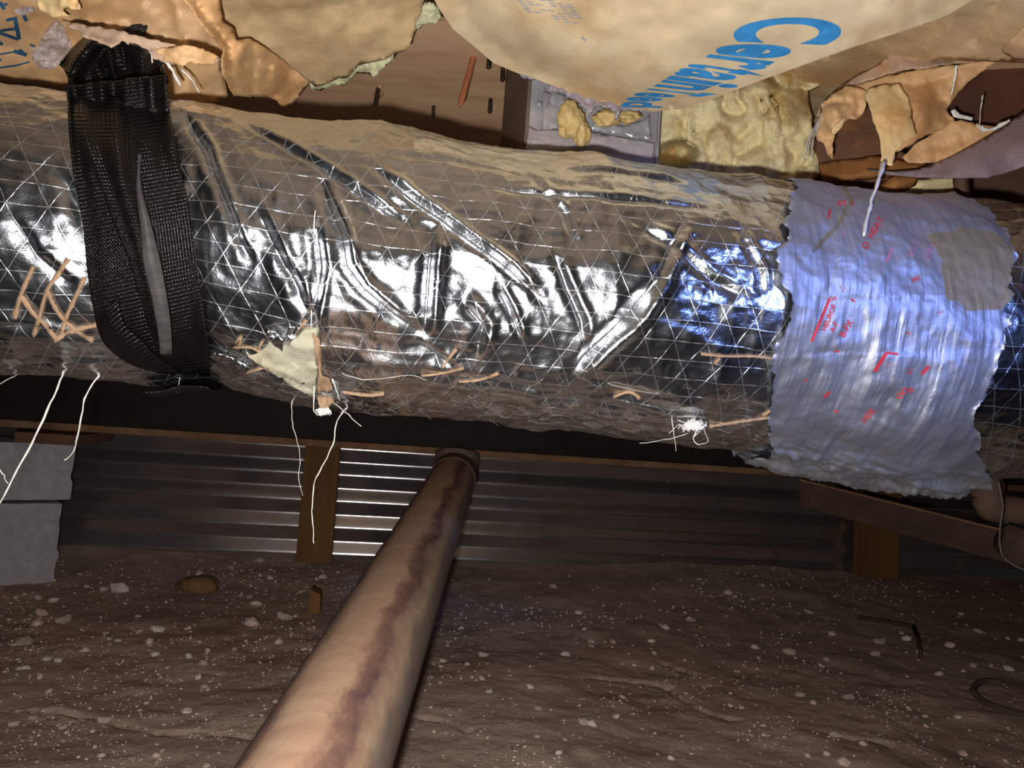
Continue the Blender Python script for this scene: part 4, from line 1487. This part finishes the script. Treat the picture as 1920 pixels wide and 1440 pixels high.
# blue lettering running away from the viewer along the batt
ST = np.array([(1410, 30), (1374, 80), (1340, 102), (1314, 118), (1292, 126), (1266, 142), (1252, 150), (1230, 163), (1207, 172), (1188, 180), (1174, 189), (1166, 201)], float)
UPV = np.array([(186, 2), (190, 8), (174, 20), (160, 25), (148, 24), (136, 20), (128, 18), (118, 14), (104, 10), (94, 6), (84, 4), (72, 2)], float)
parts = []
for i, ch in enumerate('CertainTeed'):
    V2, F2 = text_mesh(ch, 0.034)
    x0, x1 = V2[:, 0].min(), V2[:, 0].max()
    uu = i + 0.04 + 0.92 * (V2[:, 0] - x0) / max(x1 - x0, 1e-6)
    if ch in 'it' or ch == 'r':
        pass
    bx_, by_ = np.interp(uu, range(12), ST[:, 0]), np.interp(uu, range(12), ST[:, 1])
    ux, uy = np.interp(uu, range(12), UPV[:, 0]), np.interp(uu, range(12), UPV[:, 1])
    h = V2[:, 1] / 0.73
    parts.append((np.stack([bx_ + ux * h, by_ + uy * h], 1), F2))
decal('blue_lettering', *join2(parts), C_dep, M_blue, cp, 0.0016)
# worn small print near the top edge
wp = []
for k in range(9):
    for j in range(7):
        if random.random() < 0.25: continue
        x = 966 + j * 15 + k * 4
        y = -4 + k * 5 + j * 1.2
        if y > 42 or (k > 5 and j < 3): continue
        wp.append(px_bar((x, y), (x + 10 + random.uniform(0, 4), y + 2), 1.7))
wp.append(px_bar((1090, 70), (1098, 76), 3))
decal('worn_print', *join2(wp), C_dep, M_blue_pale, cp, 0.0014)['kind'] = 'stuff'

# middle batt: rough stained facing with a torn edge
bat2 = empty('insulation_batt', P(620, 60, 0.9), 'rough stained tan batt facing with torn lower edge and yellow fringe, top left of centre', 'insulation', 'paper faced insulation batts under the floor')
B_out = [(395, -120), (810, -120), (800, -20), (792, 15), (782, 45), (774, 70), (768, 90), (757, 98), (745, 102), (730, 106), (700, 118), (672, 122), (650, 145), (622, 152), (590, 164), (575, 150), (500, 120), (420, 60), (400, 0)]
Bz = lambda x, y, z: (x, y, dz(x, y, z))
B_dep = Depth([Bz(400, -110, .74), Bz(800, -110, .76), Bz(590, 160, .745), Bz(770, 85, .77), Bz(690, 118, .76), Bz(450, 80, .745), Bz(600, 20, .755), Bz(500, -30, .75), Bz(780, 0, .79)],
              creases=[([(430, 10), (560, 20), (640, 5), (720, -20)], 0.010, 22), ([(560, 60), (640, 70), (740, 40)], -0.005, 30)], crumple=0.008, cscale=90, seed=12, ridge=0.002, rscale=50)
bp = sheet('paper_facing', B_out, B_dep, M_paper_rough, bat2, step=9, jit=3, seed=8)
core_from(bp, 'fibreglass_core', M_fibre, bat2, CEIL - 0.004, cap_h=0.05)
fr_out = [(575, 150), (590, 160), (622, 148), (650, 140), (672, 118), (700, 112), (720, 104), (740, 100), (735, 112), (716, 130), (700, 142), (688, 138), (672, 140), (655, 155), (625, 162), (600, 172), (580, 166)]
sheet('fringe', fr_out, lambda x, y: B_dep(x, y) + 0.006 + 0.006 * fbm(x / 18, y / 18, 0, 3, 3), M_fibre_pale, bat2, step=5, jit=4, thick=0.006, seed=14)
fr2 = [(778, 20), (800, 15), (822, 18), (828, 38), (815, 42), (800, 44), (786, 54), (776, 56), (770, 70), (766, 52)]
sheet('fringe', fr2, lambda x, y: B_dep(x, y) + 0.005 + 0.006 * fbm(x / 18, y / 18, 0, 4, 3), M_fibre_pale, bat2, step=5, jit=3, thick=0.006, seed=15)

# left batt: warm shiny facing with dark blue letters, crumpled layers and a tie of plastic film
bat3 = empty('insulation_batt', P(200, 80, 0.72), 'crumpled orange brown batt facing with dark blue letters behind the knot, top left', 'insulation', 'paper faced insulation batts under the floor')
A_out = [(-160, -120), (430, -120), (425, -10), (440, 40), (420, 90), (412, 120), (428, 182), (400, 194), (330, 196), (250, 176), (130, 164), (0, 150), (-160, 138)]
A_dep = Depth([(-150, -110, .60), (430, -110, .66), (0, 150, .735), (130, 165, .735), (330, 190, .74), (425, 180, .80), (430, 40, .74), (200, 20, .67), (0, 20, .64), (300, 100, .70)],
              creases=[([(310, -60), (330, 0), (345, 60), (360, 100)], 0.010, 10), ([(140, -60), (150, 20), (120, 60)], -0.008, 16), ([(250, -60), (270, 10), (275, 70)], -0.006, 14), ([(330, 120), (380, 160), (420, 180)], 0.006, 10), ([(20, 130), (100, 120), (150, 150)], -0.006, 12)],
              crumple=0.007, cscale=70, seed=22, ridge=0.003, rscale=60)
ap = sheet('paper_facing', A_out, A_dep, M_paper_orange, bat3, step=8, jit=1.5, seed=18)
core_from(ap, 'fibreglass_core', M_fibre, bat3, CEIL - 0.004, cap_h=0.07)
lt_px = [px_bar((12, 38), (32, 34), 6), px_bar((28, 34), (36, 74), 8), px_bar((0, 58), (28, 54), 5), px_bar((0, 62), (34, 74), 6), px_bar((44, 28), (50, 40), 7), px_bar((0, 4), (8, 18), 7), px_bar((-8, 12), (14, 8), 5),
         px_bar((26, 96), (50, 103), 7), px_bar((0, 102), (28, 97), 3), px_bar((36, 93), (44, 99), 5), px_bar((56, 84), (66, 87), 4), px_bar((-4, 78), (5, 84), 6), px_bar((0, 127), (30, 123), 3.5), px_bar((30, 123), (56, 116), 3), px_bar((-4, 114), (2, 112), 5)]
decal('blue_lettering', *join2(lt_px), A_dep, M_blue_dark, ap, 0.0016)
# creamier cloud of paper at the very top, dusty fold over the knot, and the long crumpled flap
fA = Depth([(60, -60, .60), (200, -60, .60), (140, 40, .625), (40, 20, .63)], crumple=0.006, cscale=40, seed=2, ridge=.003, rscale=40)
sheet('paper_flap', [(62, -80), (150, -80), (142, 0), (150, 16), (118, 18), (128, 30), (100, 32), (85, 24), (70, 10)], fA, M_paper_pale, bat3, step=6, jit=3, seed=20)
fB = Depth([(120, 42, .60), (200, 60, .598), (300, 90, .605), (410, 112, .63), (200, 90, .59), (330, 125, .62)], creases=[([(150, 60), (260, 80), (390, 105)], 0.004, 8)], crumple=0.004, cscale=40, seed=4)
sheet('paper_flap', [(112, 42), (135, 44), (200, 52), (262, 68), (330, 86), (390, 105), (413, 110), (404, 122), (345, 116), (342, 124), (290, 112), (275, 90), (228, 76), (208, 88), (195, 84), (160, 68), (130, 52)], fB, M_paper_pink, bat3, step=5, jit=3, seed=21)
sheet('paper_flap', [(300, 90), (345, 82), (380, 92), (410, 106), (400, 120), (352, 118), (340, 124), (305, 112), (285, 104)], Depth([(300, 90, .606), (400, 106, .622), (340, 122, .61), (350, 90, .606)], crumple=.003, cscale=25), M_paper_warm, bat3, step=5, jit=3, seed=23)
fC = Depth([(300, -100, .60), (400, -100, .62), (440, 60, .68), (580, 160, .84), (525, 205, .83), (430, 180, .72), (420, 120, .67), (360, 20, .62), (500, 120, .76)],
           creases=[([(330, -60), (380, 20), (430, 80), (440, 130)], 0.016, 9), ([(440, 75), (500, 115), (560, 165)], -0.012, 14), ([(450, 110), (490, 150), (530, 195)], 0.010, 12), ([(425, 120), (440, 150), (445, 178)], 0.006, 10)], crumple=0.006, cscale=50, seed=8, ridge=.004, rscale=45)
sheet('paper_flap', [(312, -100), (408, -100), (412, 0), (420, 40), (438, 55), (444, 74), (470, 72), (500, 90), (545, 124), (582, 155), (572, 168), (562, 180), (548, 195), (532, 206), (520, 190), (495, 180), (470, 182), (440, 181), (428, 160), (418, 140), (416, 112), (420, 90), (380, 50), (340, -10)],
      fC, M_paper_warm, bat3, step=6, jit=1.5, seed=24)
# film scrap
fl_o = link
sf = sheet('plastic_film', [(92, 48), (102, 40), (115, 44), (122, 60), (132, 78), (135, 95), (122, 112), (110, 125), (95, 130), (72, 128), (58, 110), (62, 92), (75, 78), (82, 62)],
           lambda x, y: A_dep(x, y) - 0.012 + 0.006 * ridged(x / 14, y / 14, 9), M_film, None, step=4, jit=3, thick=0.0, seed=26)
tag(sf, 'crumpled scrap of clear plastic film left of the strap knot', 'plastic film')
sf2 = sheet('plastic_film', [(25, 18), (45, 13), (75, 15), (60, 22), (42, 30), (28, 26)], lambda x, y: A_dep(x, y) - 0.006 + 0.003 * ridged(x / 12, y / 12, 4), M_film, None, step=4, jit=2, thick=0.0, seed=27)
tag(sf2, 'small glossy shred of plastic film above the dark blue letters', 'plastic film')
thread('loose_strand', [(308, 112), (322, 130), (338, 160)], (.63, .64), .0022, bat3)
thread('loose_strand', [(340, 130), (360, 150), (374, 174)], (.66, .67), .0012, bat3)
thread('loose_strand', [(282, 95), (286, 118)], (.6, .6), .0008, bat3)

# right batt further back
bat4 = empty('insulation_batt', P(1700, 80, 0.9), 'dim tan batt facing running behind the torn paper, top right', 'insulation', 'paper faced insulation batts under the floor')
D_out = [(1440, 190), (1440, 130), (1505, 120), (1600, 80), (1780, 20), (1850, -120), (2120, -120), (2120, 120), (1920, 118), (1760, 112), (1640, 160), (1560, 230), (1535, 260), (1522, 220)]
D_dep = Depth([Bz(1505, 120, .83), Bz(1530, 250, .835), Bz(1700, 100, .80), Bz(1920, 110, .76), Bz(1850, -110, .77), Bz(2110, -110, .74), Bz(2110, 110, .75)],
              creases=[([(1800, -20), (1780, 60), (1720, 100)], -0.010, 16), ([(1880, -40), (1850, 60), (1800, 100)], 0.010, 12)], crumple=0.008, cscale=90, seed=32, ridge=.003, rscale=60)
dp = sheet('paper_facing', D_out, D_dep, M_paper_rough, bat4, step=9, thick=0.0005, jit=0.7, seed=33)
core_from(dp, 'fibreglass_core', M_fibre, bat4, CEIL - 0.004, cap_h=0.05)
sheet('paper_flap', [(1878, 96), (1900, 70), (1940, 30), (1990, 20), (1990, 120), (1900, 112)], lambda x, y: D_dep(x, y) - 0.012, M_paper_orange, bat4, step=8, jit=2, seed=35)

# yellow fibreglass hanging out between the two
fg = empty('fibreglass_clump', P(1380, 280, 1.0), 'loose clumps of yellow fibreglass hanging behind the duct, right of the silver box', 'fibreglass')
G_out = [(1222, 212), (1280, 190), (1350, 160), (1420, 135), (1480, 124), (1512, 122), (1518, 180), (1524, 230), (1530, 280), (1536, 320), (1545, 370), (1470, 365), (1360, 345), (1290, 330), (1230, 320), (1232, 260)]


def G_dep(x, y):
    x, y = np.asarray(x, float), np.asarray(y, float)
    wx, wy = x + 22 * fbm(x / 60, y / 60, 0.1, 131, 2), y + 26 * fbm(x / 60, y / 60, 0.6, 133, 2)
    d = 0.93 - 0.0001 * (x - 1380) + 0.0007 * np.maximum(0, x - 1470) + 0.0006 * np.maximum(0, 170 - y)
    d = d - 0.030 * np.abs(fbm(wx / 75, wy / 120, 0.3, 101, 3)) ** 0.8 + 0.012 * fbm(x / 120, y / 120, 0, 120, 2)
    d = d + 0.006 * fbm(wx / 14, wy / 40, .1, 107, 3) + 0.0007 * fbm(x / 5, y / 9, 0, 109, 2)
    hole = np.exp(-(((x - 1270) / 34) ** 2 + ((y - 286) / 20) ** 2) ** 2)
    return d + 0.09 * hole


sheet('fibreglass', G_out, G_dep, M_fibre, fg, step=4.5, jit=4, thick=0.012, seed=41)
hr = []
for k in range(160):
    x, y = random.uniform(1235, 1545), random.uniform(150, 345)
    a = random.gauss(1.2, .6)
    L = random.uniform(8, 30)
    xs = np.array([x + L * t * math.cos(a) + random.uniform(-2, 2) for t in (-.5, -.17, .17, .5)])
    ys = np.array([y + L * t * math.sin(a) for t in (-.5, -.17, .17, .5)])
    ds = G_dep(xs, ys) - np.array([0, .004, .004, 0])
    hr.append(tube([P(*q) for q in zip(xs, ys, ds)],   .0002, 3))
o = link('loose_fibre', *merge(hr), M_fibre, fg); o['kind'] = 'stuff'
# wooden joist seen through the hole and along the right
jo = link('floor_joist', *hexa([P(1225, 320, 1.13), P(1560, 372, 1.20), P(1560, 372, 1.20) + N * .04, P(1225, 320, 1.13) + N * .04,
                               np.array([*P(1225, 320, 1.13)[:2], CEIL]), np.array([*P(1560, 372, 1.20)[:2], CEIL]), np.array([*(P(1560, 372, 1.20) + N * .04)[:2], CEIL]), np.array([*(P(1225, 320, 1.13) + N * .04)[:2], CEIL])]), M_wood, smooth=False)
tag(jo, 'brown wooden joist glimpsed through the yellow fibreglass', 'joist')
q0, q1 = P(1535, 375, 1.12), P(2150, 440, 1.04)
o = link('floor_joist', *hexa([q0, q1, q1 + N * .04, q0 + N * .04, np.array([*q0[:2], CEIL]), np.array([*q1[:2], CEIL]), np.array([*(q1 + N * .04)[:2], CEIL]), np.array([*(q0 + N * .04)[:2], CEIL])]), M_wood_dark, smooth=False)
tag(o, 'dark joist in the gap above the tape wrapped part of the duct', 'joist')

# torn paper heap at right with the board inside it
tp = empty('torn_paper', P(1680, 240, 0.82), 'torn peeling layers of tan kraft paper hanging at upper right', 'paper')
hb = sheet('wood_block', [(1528, 262), (1560, 205), (1600, 190), (1670, 200), (1690, 285), (1760, 300), (1745, 316), (1690, 322), (1620, 328), (1545, 338)],
           Depth([(1530, 260, .93), (1560, 335, .91), (1740, 318, .88), (1670, 200, .93), (1600, 190, .95)], crumple=.001), M_wood_in, None, step=9, thick=0.03, seed=60)
tag(hb, 'broken brown board edge inside the torn paper at upper right', 'board')
sheet('split_edge', [(1534, 306), (1556, 302), (1600, 298), (1650, 290), (1690, 300), (1740, 305), (1735, 318), (1660, 322), (1600, 329), (1546, 337)],
      Depth([(1535, 306, .905), (1740, 305, .865), (1735, 318, .86), (1546, 337, .89), (1640, 300, .88)], crumple=.002), M_wood, hb, step=7, jit=1, thick=.01, seed=63)['label'] = 'brighter split lower edge'
db = sheet('dark_board', [(1775, 215), (1795, 172), (1850, 124), (1900, 110), (2100, 112), (2100, 260), (1900, 250), (1830, 242)],
           Depth([(1780, 215, .90), (1850, 120, .92), (2100, 112, .88), (2100, 260, .86), (1830, 240, .88)], crumple=.001), M_wood_red, None, step=10, thick=0.02, seed=61)
tag(db, 'dark reddish brown board behind the torn paper at right edge', 'board')
E = [
    ([(1528, 222), (1548, 186), (1580, 158), (1610, 140), (1650, 118), (1680, 90), (1692, 80), (1720, 79), (1790, 92), (1860, 98), (1960, 100), (1960, 116), (1870, 113), (1790, 118), (1760, 124), (1700, 130), (1650, 142), (1610, 158), (1585, 172), (1550, 205)],
     Depth([(1530, 222, .86), (1600, 150, .84), (1690, 82, .82), (1800, 95, .80), (1950, 105, .76), (1700, 128, .80)], [([(1690, 110), (1780, 108), (1860, 106)], .006, 8)], .004, 40, 3), M_paper_pink),
    ([(1588, 165), (1640, 148), (1700, 134), (1790, 122), (1870, 112), (1858, 122), (1830, 142), (1806, 165), (1786, 188), (1776, 206), (1790, 226), (1770, 240), (1740, 252), (1715, 268), (1690, 282), (1672, 285), (1655, 240), (1640, 190), (1610, 172)],
     Depth([(1590, 165, .83), (1700, 134, .80), (1860, 114, .77), (1780, 200, .80), (1680, 280, .79), (1720, 200, .775)], [([(1640, 152), (1720, 158), (1790, 138)], .007, 7), ([(1750, 186), (1780, 182)], .006, 7), ([(1700, 215), (1770, 200)], -.006, 12), ([(1790, 120), (1788, 160), (1778, 190)], -.005, 5)], .004, 40, 7), M_paper_warm),
    ([(1568, 170), (1592, 160), (1626, 172), (1624, 198), (1618, 214), (1606, 224), (1592, 222), (1580, 236), (1566, 250), (1560, 272), (1560, 298), (1553, 292), (1546, 272), (1530, 262), (1530, 238), (1538, 215), (1540, 196), (1555, 180)],
     Depth([(1570, 170, .80), (1626, 172, .79), (1600, 222, .79), (1560, 295, .80), (1530, 250, .81), (1570, 205, .775)], [([(1548, 190), (1600, 188)], .008, 6), ([(1575, 215), (1600, 205), (1612, 212)], .008, 6), ([(1552, 240), (1575, 222)], -.006, 7)], .006, 26, 9), M_paper_warm),
    ([(1626, 166), (1655, 158), (1688, 158), (1700, 176), (1710, 200), (1712, 222), (1720, 250), (1700, 266), (1678, 284), (1678, 298), (1674, 311), (1650, 302), (1654, 282), (1650, 262), (1640, 235), (1630, 200), (1622, 178)],
     Depth([(1626, 166, .775), (1690, 160, .77), (1720, 250, .765), (1655, 260, .76), (1665, 308, .75), (1670, 210, .755)], [([(1655, 232), (1712, 212)], -.005, 4), ([(1706, 200), (1720, 250)], .004, 5)], .003, 30, 11), M_paper_pale),
    ([(1770, 228), (1800, 226), (1840, 234), (1892, 238), (1870, 258), (1840, 272), (1800, 292), (1765, 306), (1745, 306), (1705, 304), (1694, 296), (1715, 272), (1750, 250)],
     Depth([(1770, 228, .80), (1890, 240, .78), (1745, 306, .80), (1695, 298, .80), (1800, 260, .79)], [([(1740, 280), (1820, 258)], .005, 8)], .004, 36, 13), M_paper_warm),
]
for k, (ol, dp_, m) in enumerate(E):
    sheet('paper_layer', ol, dp_, m, tp, step=5, jit=2.2, thick=0.001, seed=70 + k)
# curl of paper at the edge of the left hole
sheet('paper_curl', [(1560, 240), (1582, 222), (1586, 220), (1578, 238), (1566, 252), (1560, 250)], lambda x, y: 0.775 + 0 * x, M_paper_pale, tp, step=4, jit=1, seed=80)
thread('white_cord', [(1655, 306), (1650, 330), (1637, 368), (1627, 405), (1620, 442)], (.70, .575), .0026, tp, taper=True)
for k, (a, b) in enumerate([((1545, 205), (1505, 300)), ((1540, 220), (1512, 296)), ((1543, 215), (1520, 300))]):
    thread('white_strand', [a, ((a[0] + b[0]) / 2 - 5, (a[1] + b[1]) / 2), b], (.80, .76), .0009, tp)
thread('white_strand', [(1792, 124), (1790, 150), (1783, 178)], (.77, .775), .0017, tp)
thread('white_strand', [(1842, 178), (1839, 205), (1836, 236)], (.80, .785), .0010, tp)
thread('white_strand', [(1830, 234), (1850, 244), (1872, 238), (1894, 226)], (.785, .75), .0026, tp, taper=False)
sheet('white_scrap', [(1783, 208), (1790, 204), (1800, 214), (1824, 220), (1823, 226), (1800, 222), (1788, 218)], lambda x, y: 0.80 + 0 * x, M_thread, tp, step=4, jit=1, seed=82)

# woven belly wrap sagging at the right edge
F_out = [(2120, 120), (2000, 170), (1915, 212), (1880, 238), (1830, 268), (1780, 294), (1745, 308), (1715, 318), (1670, 321), (1625, 317), (1660, 326), (1720, 332), (1800, 334), (1850, 333), (1880, 326), (1930, 308), (2000, 280), (2120, 240)]
F_dep = Depth([(2110, 130, .62), (1900, 215, .74), (1745, 308, .80), (1640, 319, .84), (1720, 331, .80), (1860, 331, .72), (2110, 245, .58), (1880, 280, .70), (1800, 318, .755)], crumple=.004, cscale=70, seed=44)
bw = sheet('belly_wrap', F_out, F_dep, M_wrap, None, step=7, thick=0.0015, seed=62)
tag(bw, 'purplish black woven belly wrap sagging above the taped duct at right', 'wrap')
# debris in the shadowed gap over the tape
def sliver(name, quad, d, mat, label, cat, th=0.012):
    o = sheet(name, quad, Depth([(*quad[0], d), (*quad[1], d - .01), (*quad[2], d), (*quad[3], d + .01)]), mat, None, step=8, jit=1.0, thick=th, seed=int(quad[0][0]))
    tag(o, label, cat)


sliver('wood_sliver', [(1642, 372), (1690, 345), (1722, 336), (1716, 348), (1690, 362), (1650, 380)], .84, M_wood, 'brown wood sliver lying in the gap above the silver tape', 'wood sliver')
sliver('insulation_scrap', [(1690, 372), (1730, 344), (1790, 334), (1802, 350), (1790, 374), (1740, 380)], .88, M_fibre, 'yellowish insulation scrap in the gap above the silver tape', 'insulation scrap')
sliver('wooden_strip', [(1786, 334), (1800, 334), (1803, 384), (1788, 384)], .85, M_wood_dark, 'thin upright dark slat above the silver tape', 'slat')

# ------------------------------------------------------------------ silver duct boot coming down from the floor
bt = empty('duct_boot', P(1100, 290, 1.03), 'square silver taped duct boot coming down from the floor behind the duct', 'duct boot')
f0, f1 = P(988, 282, .83), P(1228, 322, .865)
u_ = (f1 - f0); u_[2] = 0; L_ = np.linalg.norm(u_); u_ /= L_
back = P(944, 276, .99) - f0; back[2] = 0
zlo = min(f0[2], f1[2]) - 0.01


def bq(a, b, z): return np.array([*(f0 + u_ * a + back * b)[:2], z])


def bbox(a0, a1, b0, b1, z0, z1):
    return hexa([bq(a0, b0, z0), bq(a1, b0, z0), bq(a1, b1, z0), bq(a0, b1, z0), bq(a0, b0, z1), bq(a1, b0, z1), bq(a1, b1, z1), bq(a0, b1, z1)])


o = link('front_panel', *bbox(0, L_, 0, .02, zlo, CEIL - .002), M_gal, bt, smooth=False); bevel(o, .0015)
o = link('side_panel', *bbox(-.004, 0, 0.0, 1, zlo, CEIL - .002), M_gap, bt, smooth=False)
o['label'] = 'dark side panel'
link('side_panel', *bbox(L_, L_ + .003, 0, 1, zlo, CEIL - .002), M_gal, bt, smooth=False)
link('rear_panel', *bbox(0, L_, .98, 1, zlo, CEIL - .002), M_gal, bt, smooth=False)
bn = np.cross(u_, Z); bn = bn / np.linalg.norm(bn)
if bn @ (CAM - f0) < 0: bn = -bn


def on_boot(off):
    def f(px, py):
        out = []
        for x, y in zip(np.ravel(px), np.ravel(py)):
            v = FW + (x - 960) / FPX * RT - (y - 720) / FPX * UP
            k = ((f0 - CAM) @ bn) / (v @ bn)
            out.append(k - off)
        return np.array(out)
    return f


bo = on_boot(0.0)
sheet('duct_tape', [(992, 236), (1008, 244), (1030, 243), (1090, 244), (1150, 254), (1190, 262), (1226, 268), (1228, 325), (1150, 314), (1080, 300), (985, 284)],
      lambda x, y: bo(x, y) - 0.010 - 0.004 * np.sin((y - 240) / 14) + 0.0015 * fbm(x / 60, y / 5, 0, 5, 3), M_ducttape, bt, step=5, jit=1.2, thick=.002, seed=90)
sheet('duct_tape', [(1018, 178), (1036, 168), (1060, 178), (1062, 200), (1050, 240), (1032, 243), (1027, 255), (1019, 246), (1020, 214)], lambda x, y: bo(x, y) - 0.008 + .001 * fbm(x / 10, y / 10, 0, 2, 2), M_paper_whitetape if False else M_gal, bt, step=5, jit=2, thick=.001, seed=91)
sheet('duct_tape', [(1108, 236), (1120, 222), (1140, 228), (1170, 238), (1200, 226), (1218, 214), (1222, 262), (1200, 258), (1160, 250), (1110, 246)], lambda x, y: bo(x, y) - 0.009 + .002 * fbm(x / 14, y / 10, 0, 3, 2), M_gal, bt, step=5, jit=2, thick=.001, seed=92)


def blob(name, c, rx, ry, rd, d, mat, parent, seed):
    bm = bmesh.new()
    bmesh.ops.create_icosphere(bm, subdivisions=4, radius=1)
    VV = []
    for v in bm.verts:
        f = 1 + .3 * float(fbm(v.co.x * 1.6, v.co.y * 1.6, v.co.z * 1.6, seed, 3))
        VV.append(P(c[0] + v.co.x * rx * f, c[1] - v.co.z * ry * f, d + v.co.y * rd * f))
    FF = [tuple(v.index for v in f.verts) for f in bm.faces]
    bm.free()
    return link(name, VV, FF, mat, parent)


blob('foam', (1070, 225), 26, 36, .014, .825, M_foam, bt, 3)
blob('foam', (1090, 245), 18, 26, .012, .828, M_foam, bt, 5)
blob('foam', (1138, 220), 24, 16, .012, .83, M_foam, bt, 6)
blob('foam', (1178, 218), 22, 14, .012, .835, M_foam, bt, 7)
# rivet
blob('rivet', (1012, 194), 5, 5, .004, .828, M_gal, bt, 1)
sheet('sealant', [(965, 134), (975, 142), (985, 148), (1010, 150), (1020, 160), (1030, 172), (1060, 176), (1064, 184), (1080, 186), (1096, 198), (1100, 222), (1112, 208), (1120, 198), (1144, 202), (1152, 210), (1156, 224), (1162, 214), (1164, 204), (1220, 210), (1180, 196), (1120, 184), (1060, 165), (1010, 144), (980, 134)],
      lambda x, y: 0.81 + .003 * fbm(x / 14, y / 14, 0, 7, 3), M_sealant, bt, step=4, jit=2, thick=.003, seed=95)
sheet('sealant', [(1020, 170), (1034, 176), (1030, 192), (1019, 212), (1018, 190)], lambda x, y: bo(x, y) - 0.012, M_sealant, bt, step=4, jit=1, thick=.002, seed=96)
